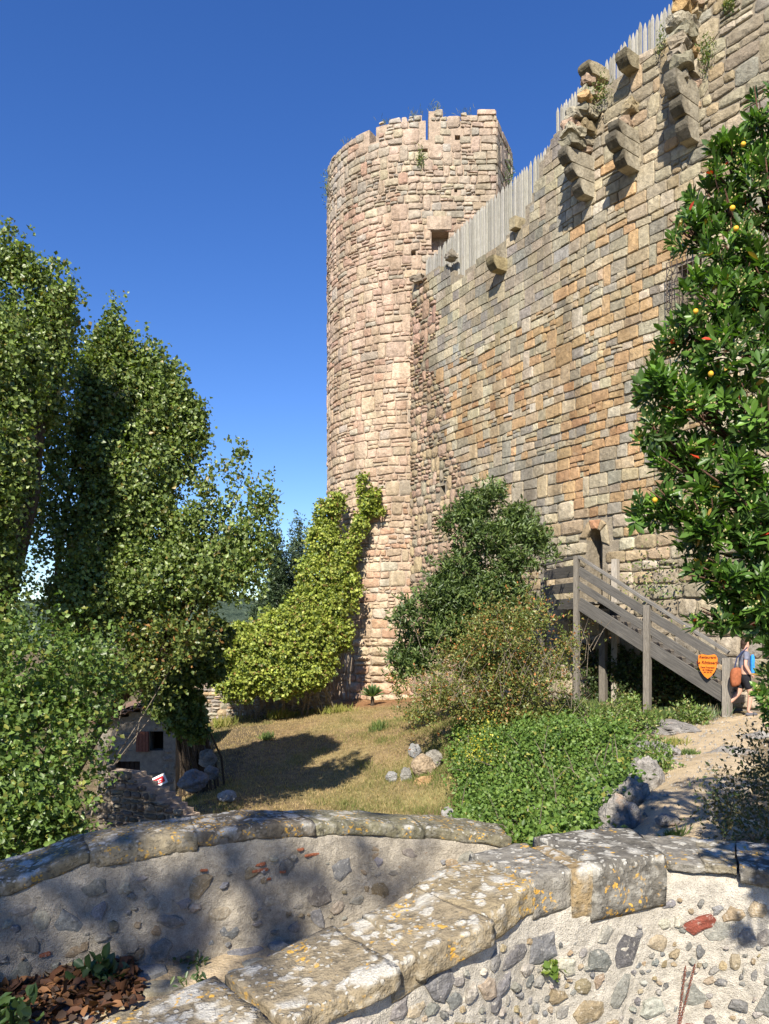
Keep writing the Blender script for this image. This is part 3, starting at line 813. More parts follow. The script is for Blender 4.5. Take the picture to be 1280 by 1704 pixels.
def wall_body(sw, T, zb, name, mat, parent, step=.025, amp=.008, seed=0):
    V, Fc = [], []
    ns = int(sw.len / step); rows = None
    for i in range(ns + 1):
        t = sw.len * i / ns; p, d, n = sw.at(t); zt = p.z - .03
        prof = [(0, zb + (zt - .05 - zb) * k / 24) for k in range(25)] + [(-.015, zt - .015), (-.04, zt)] + [(-.04 - (T - .08) * k / 6, zt) for k in range(1, 7)] + [(-T + .015, zt - .015), (-T, zt - .06)] + [(-T, zb + (zt - .06 - zb) * (1 - k / 6)) for k in range(1, 7)]
        rows = len(prof)
        for (dp, z) in prof:
            w = Vector((p.x, p.y, z)) + n * dp
            q = mnoise.noise(w * 9 + Vector((seed, 0, 0))) + .6 * mnoise.noise(w * 24)
            V.append(w + n * (q * amp if dp > -.02 else -q * amp) + Z_ * (q * amp if -T + .02 < dp < -.02 else 0))
    for i in range(ns):
        for k in range(rows - 1): a = i * rows + k; Fc.append((a, a + rows, a + rows + 1, a + 1))
    Fc.append(tuple(range(rows))); Fc.append(tuple(ns * rows + k for k in range(rows))[::-1])
    return obj(name, V, Fc, mat, parent, None, True)
def bedded(sw, n, z0f, z1f, smin, smax, parent, cols, rng, rmin=.02, rmax=.075, rot=.5, ov=None, hh=.008):
    """irregular stones set in the mortar face"""
    placed = list(ov or []); tries = 0; cnt = 0
    while cnt < n and tries < n * 60:
        tries += 1
        s = rng.uniform(smin, smax); z = rng.uniform(z0f(s), z1f(s)); r = rmin + (rmax - rmin) * rng.random() ** 1.5
        asp = rng.uniform(.45, .95)
        if any((s - a) ** 2 + ((z - b)) ** 2 < ((r + c) * .74) ** 2 for a, b, c in placed): continue
        placed.append((s, z, r)); cnt += 1
        ang = rng.gauss(rot, .5); m = 9
        base = [(math.cos(2 * math.pi * k / m), math.sin(2 * math.pi * k / m)) for k in range(m)]
        rad = [rng.uniform(.62, 1.2) for _ in range(m)]
        pl = []
        for k in range(m):
            x, y = base[k][0] * r * rad[k], base[k][1] * r * asp * rad[k]
            pl.append((s + x * math.cos(ang) - y * math.sin(ang), z + x * math.sin(ang) + y * math.cos(ang)))
        h = hh * rng.uniform(.5, 1.6)
        V = [sw.S(a, b, -.02) for a, b in pl] + [sw.S(s + (a - s) * .93, z + (b - z) * .93, h * .7) for a, b in pl]
        V += [sw.S(s + (a - s) * .62, z + (b - z) * .62, h * rng.uniform(.9, 1.35)) for a, b in pl] + [sw.S(s, z, h * 1.2)]
        Fc = [(q + k, q + (k + 1) % m, q + m + (k + 1) % m, q + m + k) for q in (0, m) for k in range(m)] + [(2 * m + k, 2 * m + (k + 1) % m, 3 * m) for k in range(m)]
        obj('bedded_stone', V, Fc, M_bed, parent, pick(rng, cols))
def coping(sw, s0, s1, out, back, up, down, mat, col, parent, seed, amp=.018, name='coping_stone', pw=14, nx=18):
    """rough coping block that follows the wall between s0 and s1"""
    V0, Fc = rbox(Vector((0, 0, 0)), X_, Y_, Z_, 1, 1, 1, nx, 12, 8, pw, 0, flatx=True)
    V = []
    for v in V0:
        s = (s0 + s1) / 2 + v.x * (s1 - s0) / 2
        p, d, n = sw.at(min(max(s, .001), sw.len)); dep = (out - back) / 2 + v.y * (out + back) / 2 * -1
        z = p.z + (up - down) / 2 + v.z * (up + down) / 2
        w = Vector((p.x, p.y, 0)) + d * (s - min(max(s, 0), sw.len)) + n * dep + Z_ * z
        q = mnoise.noise_vector(w * 5 + Vector((seed * 2.3, 0, seed))) + .55 * mnoise.noise_vector(w * 15 + Vector((seed, 0, 0))) + .35 * mnoise.noise_vector(w * 40)
        q2 = mnoise.noise(Vector((s * 6 + seed, seed * .7, 0))) + .5 * mnoise.noise(Vector((s * 17 + seed, 3, 0))); w = w + n * (q2 * amp * 1.6 * (1 if v.y < 0 else 0)) + Z_ * (q2 * amp * 1.2 * (1 if v.z < 0 else .25))
        V.append(w + q * amp)
    Fc = [f[::-1] for f in Fc]
    return obj(name, V, Fc, mat, parent, col, True)

near_pts = [(-1.5,.75,-1.05),(-.95,1.32,-1.0),(-.6,1.6,-.97),(-.277,1.85,-.93),(.016,2.056,-.87),(.265,2.22,-.82),(.45,2.386,-.78),(.683,2.468,-.75),(.90,2.55,-.75),(1.08,2.52,-.755),(1.25,2.44,-.76),(1.55,2.25,-.78),(2.1,1.9,-.8),(2.8,1.5,-.8)]
nw = Sweep(near_pts)
TN = .33
near_wall = thing('near_parapet', nw.S(nw.s_of(900), -1.7, -.15), 'low mortared stone parapet in front with big lichen-covered coping stones', 'stone wall')
wall_body(nw, TN, -1.95, 'mortar_body', M_render, near_wall, .02, .009)
so = nw.s_of
OC, GR, DG = (.25, .205, .135), (.21, .195, .165), (.14, .13, .11)
cop = [(so(-150) if False else .35, 1.05, .02, .30, .0, .05, OC), (1.055, so(455), .02, .31, .005, .06, OC), (so(456), so(655), .035, .31, .0, .065, OC),
       (so(656), so(700), .012, .30, -.005, .11, OC), (so(697), so(800), .04, .29, .008, .07, OC), (so(801), so(890), .012, .31, .008, .085, (.26, .21, .13)),
       (so(889), so(950), .008, .33, .02, .11, GR), (so(951), so(986), .014, .30, .012, .15, (.27, .20, .11)), (so(984), so(1110), .015, .36, .022, .16, DG),
       (so(1111), so(1172), .004, .34, -.004, .035, GR), (so(1173), so(1228), .004, .33, -.002, .03, (.24, .21, .15)), (so(1229), so(1290), .008, .34, .008, .06, DG), (so(1292), so(1292) + .4, .01, .34, .02, .08, GR)]
for i, (a, b, o, bk, u, dn, c) in enumerate(cop): coping(nw, a, b, o, bk, u, dn, M_coping, c, near_wall, i * 1.9 + 3, .0105)
SC = [(3, (.21, .205, .185)), (1.3, (.36, .33, .28)), (2, (.28, .225, .14)), (1, (.13, .13, .125)), (1.5, (.17, .17, .165)), (1.2, (.33, .27, .19)), (.1, (.22, .07, .05)), (1, (.30, .29, .26))]
ovn = [(so(1180), -.93, .0)]
bedded(nw, 620, lambda s: -1.5, lambda s: nw.at(s)[0].z - (.20 if so(890) < s < so(1110) else .12), .8, so(1280) + .35, near_wall, SC, random.Random(8), .009, .088, .55, [(so(1045), -.93, .05)])
bedded(nw, 1, lambda s: -.955, lambda s: -.95, so(1162), so(1165), near_wall, [(1, (.26, .075, .05))], random.Random(1), .055, .06, .9)

far_pts = [(-3.4,1.3,-1.35),(-2.9,2.2,-1.27),(-2.3,2.9,-1.19),(-1.66,3.38,-1.09),(-1.24,3.62,-.985),(-.62,3.88,-.965),(-.26,4.12,-1.01),(.2,4.3,-1.08),(.50,4.37,-1.125),(.70,4.4,-1.165)]
fw = Sweep(far_pts); TF = .34
far_wall = thing('far_parapet', fw.S(fw.s_of(450), -1.6, -.15), 'curved low parapet across the lane with rendered face in dappled shade', 'stone wall')
wall_body(fw, TF, -1.95, 'mortar_body', M_render_far, far_wall, .025, .014, 5)
# deep lower part of the same wall down to the hollow behind it
rf = random.Random(4); s = .3; i = 0
while s < fw.len - .05:
    w = rf.uniform(.35, .8); e = min(s + w, fw.len + .01)
    if fw.len - e < .15: e = fw.len + .015
    coping(fw, s, e - .001, .006, .350, .004, rf.uniform(.06, .11), M_coping_far, pick(rf, [(1, (.15, .135, .10)), (1, (.20, .175, .12)), (.6, (.13, .12, .10))]), far_wall, 20, .011, pw=6, nx=26); s = e + .0005; i += 1
so2 = fw.s_of
bedded(fw, 150, lambda s: -1.58, lambda s: fw.at(s)[0].z - .14, 1.5, fw.len - .05, far_wall, [(3, (.24, .225, .19)), (2, (.28, .22, .14)), (1, (.20, .20, .20)), (1, (.33, .29, .22))], random.Random(18), .012, .085, .1, None, .008)
rb = random.Random(6)
for (x, v, l) in ((515,1422,.045),(425,1448,.05),(432,1438,.03),(470,1450,.018),(497,1413,.02),(345,1448,.02),(222,1604,.028),(445,1462,.015),(75,1588,.025)):
    s_ = so2(x); p = fw.at(s_)[0]; z = (VH - v) / F * p.y
    V, Fc = rbox(fw.S(s_, z, 0), fw.at(s_)[1], fw.at(s_)[2], Z_, l, .012, .008 if l > .02 else .006, 4, 2, 2, 5, .004, x, 20)
    obj('brick_piece', V, Fc, M_bed, far_wall, (.34, .12, .06))
# lower masonry that carries the far parapet down to the hollow
Vb, Fb = [], []
for i in range(61):
    t = fw.len * i / 60; p, d, n = fw.at(t)
    for (dp, z) in ((-.01, -1.9), (-TF - .0, -1.9), (-TF - .15, -4.4), (-.01, -4.4)): Vb.append(Vector((p.x, p.y, z)) + n * dp)
for i in range(60):
    for k in range(4): a = i * 4; Fb.append((a + k, a + 4 + k, a + 4 + (k + 1) % 4, a + (k + 1) % 4))
Fb.append((0, 1, 2, 3)); Fb.append((243, 242, 241, 240))
obj('retaining_base', Vb, Fb, M_render, far_wall)
# path floor between parapets with rough paving
V, Fc = [], []
ys = np.linspace(-3, 4.9, 80); xs = np.linspace(-4.5, 2.6, 72)
lane_z = lambda x, y: -1.585 + .012 * math.sin(x * 5 + y * 3) + .008 * math.sin(x * 13 - y * 9) - max(0, x) * .03
lp = [p.xy for p in fw.p]
def inside_lane(x, y):
    t, b = min((((q - Vector((x, y))).length), i) for i, q in enumerate(lp)); a = lp[max(b - 1, 0)]; c = lp[min(b + 1, len(lp) - 1)]
    d = (c - a); w = Vector((x, y)) - lp[b]; return (d.x * w.y - d.y * w.x) < .14
for y in ys:
    for x in xs: V.append((x, y, lane_z(x, y)))
for j in range(79):
    for i in range(71):
        cx_, cy_ = (xs[i] + xs[i + 1]) / 2, (ys[j] + ys[j + 1]) / 2
        if inside_lane(cx_, cy_): a = j * 72 + i; Fc.append((a, a + 1, a + 73, a + 72))
lane = tag(obj('stone_lane', V, Fc, M_sand, None, None, True), kind='structure')
rl = random.Random(12); pl_ = []
for _ in range(2500):
    x, y = rl.uniform(-1.9, .5), rl.uniform(2.0, 4.2); r = rl.uniform(.035, .11)
    if not inside_lane(x, y + .02) or not inside_lane(x - r, y + r) or any(math.hypot(x - a, y - b) < (r + c) * .93 for a, b, c in pl_): continue
    pl_.append((x, y, r))
    m = 8; rad = [rl.uniform(.78, 1.1) for _ in range(m)]; z = lane_z(x, y); h = rl.uniform(.008, .028)
    ring = lambda k, hh: [(x + math.cos(2 * math.pi * i / m) * r * rad[i] * k, y + math.sin(2 * math.pi * i / m) * r * rad[i] * k * .85, z + hh + rl.uniform(-.003, .003)) for i in range(m)]
    V = ring(1, -.02) + ring(.95, h * .7) + ring(.6, h) + [(x, y, z + h * 1.05)]
    Fc = [(q + k, q + (k + 1) % m, q + m + (k + 1) % m, q + m + k) for q in (0, m) for k in range(m)] + [(2 * m + k, 2 * m + (k + 1) % m, 3 * m) for k in range(m)]
    obj('paving_stone', V, Fc, M_bed, lane, pick(rl, [(2, (.24, .235, .22)), (1, (.30, .27, .2)), (.8, (.17, .17, .17))]))
    if len(pl_) > 170: break

# ------------------------------------------------------------------ foliage
def build_leaves(name, pos, ax, nr, L, W, col, mat, parent, wide=False, fold=.25):
    n = len(pos)
    ax = ax / (np.linalg.norm(ax, axis=1, keepdims=True) + 1e-9)
    sd = np.cross(ax, nr); sd /= (np.linalg.norm(sd, axis=1, keepdims=True) + 1e-9)
    nr = np.cross(sd, ax); L = np.broadcast_to(L, n)[:, None]; W = np.broadcast_to(W, n)[:, None]
    if wide:
        V = np.stack([pos, pos + ax * L * .38 + sd * W * .42 + nr * W * fold, pos + ax * L * .72 + sd * W * .46 + nr * W * (fold - .05), pos + ax * L - nr * L * .06,
                      pos + ax * L * .72 - sd * W * .46 + nr * W * (fold - .05), pos + ax * L * .38 - sd * W * .42 + nr * W * fold], 1)
        k = np.arange(n)[:, None] * 6; Fc = np.concatenate([k + np.array([[0, 1, 2, 3]]), k + np.array([[0, 3, 4, 5]])]); m = 6
    else:
        V = np.stack([pos, pos + ax * L * .42 + sd * W * .5 + nr * W * fold, pos + ax * L, pos + ax * L * .42 - sd * W * .5 + nr * W * fold], 1)
        k = np.arange(n)[:, None] * 4; Fc = np.concatenate([k + np.array([[0, 1, 2]]), k + np.array([[0, 2, 3]])]); m = 4
    return obj(name, V.reshape(-1, 3), Fc, mat, parent, np.repeat(col, m, axis=0))

def sample_lobes(lobes, dens, rng, shell=.55, lump=.22, lf=2.5, back=.45, seed=0, gap=None):
    """points on the shells of ellipsoids; lobes: (cx,cy,cz,rx,ry,rz)"""
    Ps, Ns = [], []
    for (cx, cy, cz, rx, ry, rz) in lobes:
        ar = 4 * math.pi * (((rx * ry) ** 1.6 + (rx * rz) ** 1.6 + (ry * rz) ** 1.6) / 3) ** (1 / 1.6)
        n = int(ar * dens); d = rng.normal(size=(n, 3)); d /= np.linalg.norm(d, axis=1, keepdims=True)
        keep = (d[:, 1] < .35) | (rng.random(n) < back); d = d[keep]; n = len(d)
        f = 1 - (1 - shell) * rng.random(n) ** 1.6
        r = np.array([rx, ry, rz]); c = np.array([cx, cy, cz])
        q = d * r; mult = 1 + lump * wn_(q + c, lf / max(.35, min(rx, rz)), seed) + lump * .5 * wn_(q + c, 3.1 * lf / max(.35, min(rx, rz)), seed + 1)
        p = c + q * (f * mult)[:, None]; nn = d / r; nn /= np.linalg.norm(nn, axis=1, keepdims=True)
        Ps.append(p); Ns.append(nn)
    Pp, Nn = np.concatenate(Ps), np.concatenate(Ns)
    if gap:
        k = wn_(Pp, gap[0], seed + 7) > -gap[1]; k |= rng.random(len(Pp)) < .12; Pp, Nn = Pp[k], Nn[k]
    return Pp, Nn

def crown(name, lobes, parent, mat, dens, k, tw, L, W, cols, seed, up=.5, out=.6, shell=.55, lump=.22, gap=None, wide=False, spread=.06, back=.45, face=.5, faceup=.4, lf=2.5, jl=.35, long=.55):
    rng = np.random.default_rng(seed)
    Pp, Nn = sample_lobes(lobes, dens, rng, shell, lump, lf, back, seed, gap)
    n = len(Pp); d = Nn * out + np.array([0, 0, up]) + rng.normal(size=(n, 3)) * .35; d /= np.linalg.norm(d, axis=1, keepdims=True)
    t = rng.random((n, k)); ln = tw * (.7 + long * np.minimum(rng.exponential(1, n) ** 1.3, 2.6))[:, None]; pos = Pp[:, None, :] + d[:, None, :] * (t * ln)[:, :, None] + rng.normal(size=(n, k, 3)) * spread * (1.2 - t[:, :, None])
    a = d[:, None, :] * .5 + rng.normal(size=(n, k, 3)) * .8; nr = Nn[:, None, :] * face + np.array([0, 0, faceup]) + rng.normal(size=(n, k, 3)) * .55
    m = n * k
    cw = np.array([c[0] for c in cols], float); cw /= cw.sum(); pal_ = np.array([c[1] for c in cols])
    tone = rng.choice(len(cols), m, p=cw)
    cl_ = pal_[tone] * (np.repeat(rng.uniform(.75, 1.25, n), k) * rng.uniform(.8, 1.2, m))[:, None]
    LL = L * (1 + jl * rng.uniform(-1, 1, m)); WW = W * (LL / L)
    return build_leaves(name, pos.reshape(-1, 3), a.reshape(-1, 3), nr.reshape(-1, 3), LL, WW, cl_, mat, parent, wide)

def lobe(u, v, Y, ru, rv, ry=None):
    p = P(u, v, Y); return (p.x, p.y, p.z, ru / F * Y, (ry if ry is not None else ru / F * Y), rv / F * Y)
def limbs(parent, base, tips, r0, mat, name='trunk', seed=0, bend=.25, split=.45, sub=3):
    rr = random.Random(seed); base = Vector(base); tips = [Vector(t) for t in tips]
    top = sum(tips, Vector()) / len(tips); fork = base.lerp(top, split)
    mid = base.lerp(fork, .5) + Vector((rr.uniform(-bend, bend), rr.uniform(-bend, bend), 0)) * .5
    g = Geo(); V, Fc = tube([base - Z_ * .2, mid, fork], [r0, r0 * .8, r0 * .6], 9); g.add(V, Fc)
    for t in tips:
        c = fork.lerp(t, .5) + Vector((rr.uniform(-bend, bend), rr.uniform(-bend, bend), -bend * .3))
        V, Fc = tube([fork, c, t], [r0 * .5, r0 * .28, r0 * .06], 6); g.add(V, Fc)
        for _ in range(sub):
            a = c.lerp(t, rr.random()); e = a + Vector((rr.uniform(-1, 1), rr.uniform(-1, .6), rr.uniform(.1, 1))) * min(.35, (t - fork).length * .12)
            V, Fc = tube([a, a.lerp(e, .5) + Vector((0, 0, .03)), e], [r0 * .14, r0 * .08, r0 * .02], 4); g.add(V, Fc)
    return g.obj(name, mat, parent, True)

PC = [(4, (.135, .185, .045)), (3, (.185, .235, .065)), (2, (.085, .125, .04)), (.6, (.14, .14, .035)), (.3, (.17, .13, .03))]
def tree(name, label, cat, base, lobes, r0, cols, dens, k, tw, L, W, seed, **kw):
    mat = kw.pop('mat', M_leaf); group = kw.pop('group', None); spl = kw.pop('split', .45); bk = kw.pop('bark', M_bark); gp = kw.pop('tipn', 99)
    t = thing(name, Vector(base), label, cat, group)
    limbs(t, base, [(l[0], l[1], l[2] - l[5] * .1) for l in lobes[:gp]], r0, bk, 'trunk', seed, .25, spl)
    crown('crown', lobes, t, mat, dens, k, tw, L, W, cols, seed, **kw)
    return t
def on(x, y, dz=0): return (x, y, gz1(x, y) + dz)
# the three broadleaved poplars on the left
def spire(u, vt, w, h, Y): vt += 48; return [lobe(u, vt + h * .16, Y, w * .22, h * .20), lobe(u - w * .04, vt + h * .38, Y, w * .5, h * .26), lobe(u + w * .05, vt + h * .68, Y, w * .88, h * .36)]
L1 = spire(22, 388, 26, 110, 11.5) + spire(-8, 420, 30, 120, 11.5) + spire(48, 425, 24, 110, 11.5) + spire(74, 450, 22, 110, 11.6) + spire(98, 438, 13, 90, 11.6)
L1 += [lobe(20, 540, 11.5, 55, 80), lobe(75, 560, 11.5, 34, 90), lobe(5, 640, 11, 75, 100), lobe(50, 650, 11.6, 55, 90), lobe(-40, 800, 10.6, 75, 130), lobe(10, 790, 10.7, 42, 60), lobe(95, 560, 11.8, 22, 70),
      lobe(70, 770, 12.8, 50, 150), lobe(-60, 1000, 11, 90, 130), lobe(-190, 800, 12.5, 110, 140), lobe(-170, 640, 12.5, 90, 120), lobe(-110, 900, 13.5, 60, 90)]
def spikes(tips, Y):
    out = []
    for (u, v) in tips:
        for k in range(6): out.append(lobe(u + math.sin(k * 2.1 + u) * 2, v + 6 + k * 15, Y, 1.8 + 3.0 * k, 11))
    return out
def shoots(ls, n, seed, w=(5, 9), h=(30, 62)):
    rr = random.Random(seed); out = list(ls)
    for l in ls:
        if l[3] / l[1] * F < 28: continue
        for _ in range(n):
            a = rr.uniform(0, 6.28); q = rr.uniform(.55, 1.0); k = l[1] / F
            x = l[0] + math.cos(a) * l[3] * q; z = l[2] + abs(math.sin(a)) * l[5] * q * .95
            out.append((x, l[1] - rr.uniform(0, .8) * l[4], z, rr.uniform(*w) * k, rr.uniform(*w) * k, rr.uniform(*h) * k * .5))
    return out
KW = dict(up=1.0, out=.45, lump=.3, long=.35, spread=.085, face=.75, lf=3.2)
tree('poplar_tree', 'tallest broadleaved tree at the left edge with a thick leaning dark trunk', 'tree', on(-6.2, 11.8), shoots(L1, 3, 1) + spikes(((20, 385), (8, 400), (42, 408), (58, 425), (88, 442), (103, 440)), 11.4), .34, PC, 110, 14, .22, .064, .056, 101, gap=(2.2, .42), split=.5, tipn=21, **KW)
L2 = spire(192, 514, 26, 120, 13.5) + spire(165, 565, 24, 110, 13.5) + spire(216, 560, 20, 100, 13.5) + spire(240, 578, 13, 90, 13.5) + spire(270, 580, 17, 100, 13.5) + spire(306, 615, 16, 100, 13.6) + spire(145, 620, 16, 90, 13.5) + spire(292, 640, 20, 90, 13.5)
L2 += [lobe(195, 660, 13.5, 50, 70), lobe(250, 690, 13.5, 52, 80), lobe(165, 740, 13.3, 40, 100), lobe(300, 740, 13.5, 30, 80), lobe(230, 800, 13.3, 75, 70),
      lobe(160, 900, 13, 55, 80), lobe(245, 880, 13.3, 62, 80), lobe(150, 1000, 12.8, 75, 70), lobe(225, 985, 13, 70, 55)]
tree('poplar_tree', 'middle broadleaved tree with two spiky tops, left of the gap of sky', 'tree', on(-7.0, 13.9), shoots(L2, 3, 2) + spikes(((190, 512), (172, 540), (204, 535), (148, 560), (240, 574), (268, 582), (308, 615), (290, 618), (326, 660)), 13.3), .2, PC, 105, 14, .22, .066, .058, 102, gap=(2.3, .34), tipn=24, **KW)
L3 = spire(404, 734, 13, 100, 13) + spire(440, 785, 9, 80, 13) + spire(375, 790, 18, 80, 13) + spire(347, 785, 10, 80, 13) + spire(418, 800, 18, 90, 13)
L3 += [lobe(395, 870, 13, 36, 45), lobe(360, 900, 13, 40, 50), lobe(350, 950, 13, 60, 45), lobe(425, 905, 13, 28, 50), lobe(395, 975, 12.8, 42, 28), lobe(300, 985, 12.8, 60, 44), lobe(325, 900, 13, 36, 45)]
tree('poplar_tree', 'shorter spreading tree reaching towards the tower with sky showing below its crown', 'tree', on(-6.6, 13.5), shoots(L3, 4, 3, (4, 8), (24, 50)) + spikes(((404, 733), (380, 768), (440, 786), (418, 770), (347, 785), (360, 800)), 12.9), .12, PC, 90, 14, .22, .066, .058, 103, gap=(2.8, .12), tipn=15, **KW)
# lower thicket at the left edge
L4 = [lobe(40, 1120, 9.5, 95, 80), lobe(-10, 1240, 9, 100, 110), lobe(85, 1230, 9.4, 75, 90), lobe(60, 1340, 8.8, 90, 70), lobe(110, 1330, 9, 42, 80), lobe(-20, 1400, 8.4, 90, 60), lobe(130, 1140, 10.5, 60, 60)]
tree('bush_thicket', 'large leafy thicket filling the lower left beside the stone hut', 'bush', on(-5, 9.4), L4, .08, [(4, (.085, .14, .03)), (3, (.12, .18, .04)), (1, (.18, .19, .04))], 95, 13, .2, .062, .055, 104, up=.35, gap=(2.4, .35), lump=.4, long=.9)
L5 = [lobe(170, 1080, 12.6, 60, 45), lobe(215, 1115, 12.6, 46, 40), lobe(160, 1150, 12.4, 30, 36), lobe(275, 1075, 12.7, 58, 34), lobe(320, 1050, 12.8, 40, 26), lobe(245, 1140, 12.7, 28, 22)]
tree('straggly_shrub', 'straggly yellow-green shrub with bare pale twigs above the hut roof', 'shrub', on(-5.1, 12.5), L5, .025, [(3, (.10, .14, .035)), (2, (.15, .17, .04)), (.5, (.24, .13, .04))], 70, 10, .25, .07, .05, 105, up=.6, gap=(3, .35), lump=.3, bark=M_twig)
# cypresses and conifer behind the ivy
CY = [(3, (.030, .055, .025)), (2, (.045, .07, .03)), (1, (.06, .09, .04))]
for (u, vt, vb, w, Y, lab, nm) in ((460, 880, 1030, 17, 36, 'slim pointed cypress behind the ivy, left of the blue-green conifer', 'cypress'), (497, 882, 1030, 22, 38, 'blue-green conifer standing close beside the tower ivy', 'conifer'), (472, 925, 1040, 22, 37, 'lower dark conifer between the cypress and the ivy-covered wall', 'conifer'), (440, 985, 1040, 22, 37.5, 'small ragged conifer at the foot of the cypress beside the hill', 'conifer')):
    lb = []
    for i in range(6):
        f = i / 5; lb.append(lobe(u, vt + 14 + (vb - vt) * f, Y, w * (.2 + .9 * f ** .7), (vb - vt) * .16))
    b = P(u, 1150, Y); t = thing(nm, (b.x, b.y, -3.6), lab, 'conifer' if nm == 'conifer' else 'cypress tree')
    V, Fc = tube([(b.x, b.y, -3.7), (b.x, b.y, 0), P(u, vt + 8, Y)], [.16, .12, .02], 6); obj('trunk', V, Fc, M_bark, t)
    crown('crown', lb, t, M_ivy, 60, 12, .35, .15, .06, CY if nm == 'cypress' else [(2, (.055, .085, .045)), (2, (.075, .11, .055)), (1, (.04, .06, .035))], 200 + u, up=1.2, out=.5, lump=.3, lf=3)
# ivy
IV = [(4, (.26, .30, .05)), (3, (.20, .25, .045)), (1.5, (.31, .33, .07)), (1.5, (.10, .14, .035)), (.4, (.22, .14, .05))]
LI = [lobe(545, 852, 29.6, 19, 24), lobe(562, 838, 29.5, 9, 18), lobe(540, 905, 29.4, 26, 36), lobe(530, 960, 29, 34, 38), lobe(572, 945, 29, 15, 38), lobe(520, 1010, 28.5, 34, 38), lobe(556, 1015, 28.3, 20, 36), lobe(565, 1060, 28, 18, 24), lobe(612, 840, 29.1, 9, 20, .25), lobe(622, 828, 29.1, 6, 14, .2), lobe(600, 872, 29.1, 11, 16, .25), lobe(585, 905, 29.1, 10, 24, .3), lobe(604, 808, 29.1, 2.5, 20, .15), lobe(632, 852, 29.1, 9, 3, .2), lobe(588, 985, 28.8, 9, 30, .3)]
LI = [(a, b, c, d, min(e, .9), f) for a, b, c, d, e, f in LI]
ti = thing('climbing_ivy', on(-2.2, 28.2), 'yellow-green ivy climbing the left side of the round tower', 'ivy')
crown('foliage', LI, ti, M_ivy, 95, 12, .16, .105, .095, IV, 301, up=.0, out=.3, lump=.2, face=1.0, faceup=.5, gap=(3.6, .5), lf=3)
g = Geo(); rr = random.Random(4)
for i in range(34):
    a = P(rr.uniform(545, 572), rr.uniform(1010, 1060), 28.2); b = Vector((a.x + rr.uniform(-.2, .25), a.y + .2, -2.5))
    V, Fc = tube([a, a.lerp(b, .4) + Vector((rr.uniform(-.3, .3), -.15, 0)), a.lerp(b, .75) + Vector((rr.uniform(-.2, .2), 0, 0)), b], [.015, .02, .02, .03], 4); g.add(V, Fc)
g.obj('stem', M_twig, ti)
rw = thing('ruined_wall', on(-3.8, 27.2), 'low ruined rubble wall beneath the ivy mound left of the tower', 'stone wall')
LM = [lobe(400, 1075, 26, 40, 34), lobe(450, 1080, 26, 48, 42), lobe(500, 1075, 26.2, 42, 46), lobe(530, 1095, 26.4, 26, 40), lobe(480, 1045, 26.5, 50, 30), lobe(395, 1115, 25.8, 30, 28), lobe(430, 1110, 25.6, 40, 28), lobe(400, 1140, 25.4, 38, 24), lobe(470, 1135, 25.6, 42, 24), lobe(520, 1120, 25.9, 24, 28), lobe(370, 1085, 25.5, 26, 28), lobe(520, 1050, 26.5, 30, 24)]
tm = thing('ivy_mound', on(-3.6, 26), 'broad yellow-green ivy mound covering the low wall left of the tower', 'ivy')
crown('foliage', LM, tm, M_ivy, 95, 12, .18, .10, .09, IV, 302, up=.35, out=.4, lump=.32, face=.9, faceup=.6, lf=3)
g = Geo()
for i in range(46):
    a = P(rr.uniform(385, 545), rr.uniform(1120, 1140), 26.2); b = Vector((a.x + rr.uniform(-.5, .5), 26.6 + rr.uniform(-.2, .5), gz1(a.x, 26.6)))
    V, Fc = tube([a, a.lerp(b, .5) + Vector((rr.uniform(-.25, .25), -.1, 0)), b], [.01, .016, .02], 4); g.add(V, Fc)
g.obj('stem', M_twig, tm)
LH = [lobe(285, 1130, 17.8, 48, 36), lobe(300, 1175, 18, 34, 38), lobe(325, 1200, 18, 20, 34), lobe(285, 1090, 17.6, 52, 30), lobe(335, 1105, 18.2, 34, 30), lobe(265, 1165, 18.3, 18, 22), lobe(350, 1060, 18.4, 30, 22)]
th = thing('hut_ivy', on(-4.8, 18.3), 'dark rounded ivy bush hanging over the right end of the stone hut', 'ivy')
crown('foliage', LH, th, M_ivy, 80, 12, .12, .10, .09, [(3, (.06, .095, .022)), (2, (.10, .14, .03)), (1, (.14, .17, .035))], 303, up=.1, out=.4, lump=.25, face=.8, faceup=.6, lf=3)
g = Geo()
for i in range(30):
    a = P(rr.uniform(290, 345), rr.uniform(1190, 1215), 18.2); b = Vector((a.x + rr.uniform(-.2, .3), 18.9, gz1(a.x, 18.9)))
    V, Fc = tube([a, a.lerp(b, .5) + Vector((rr.uniform(-.15, .15), 0, 0)), b], [.02, .03, .035], 4); g.add(V, Fc)
g.obj('stem', M_bark, th)

# rubble wall under the ivy
def Splane(x0, y0, x1, y1):
    a = Vector((x0, y0, 0)); b = Vector((x1, y1, 0)); d = (b - a).normalized(); n = Vector((d.y, -d.x, 0))
    return (lambda s, z, dd: a + d * s + n * dd + Z_ * z), (b - a).length
def rough(colf, gap=.03, jit=.03, h=.05, rnd=.2, split=.2, w=1.0): return lambda s, z: dict(gap=gap, jit=jit, split=split, h=h, rnd=rnd, inset=.3, bulge=.03, col=colf, w=w)
S1, l1 = Splane(-6.6, 27.2, -1.9, 27.9)
tp = lambda s: -1.7 + .25 * math.sin(s * 2) if s < 2 else -1.3
c1 = lambda a, b, r: pick(r, [(3, (.38, .35, .30)), (2, (.30, .28, .25)), (1, (.40, .30, .2))])
stn = masonry(0, l1, -3.3, -.9, lambda z: .13, lambda z, H: H * 2.0, rough(c1, .02, .015), S1, tp, random.Random(31), lambda *a: False, .01)
place_stones(stn, rw, M_tower, 'stone', 'small_stones', 160)
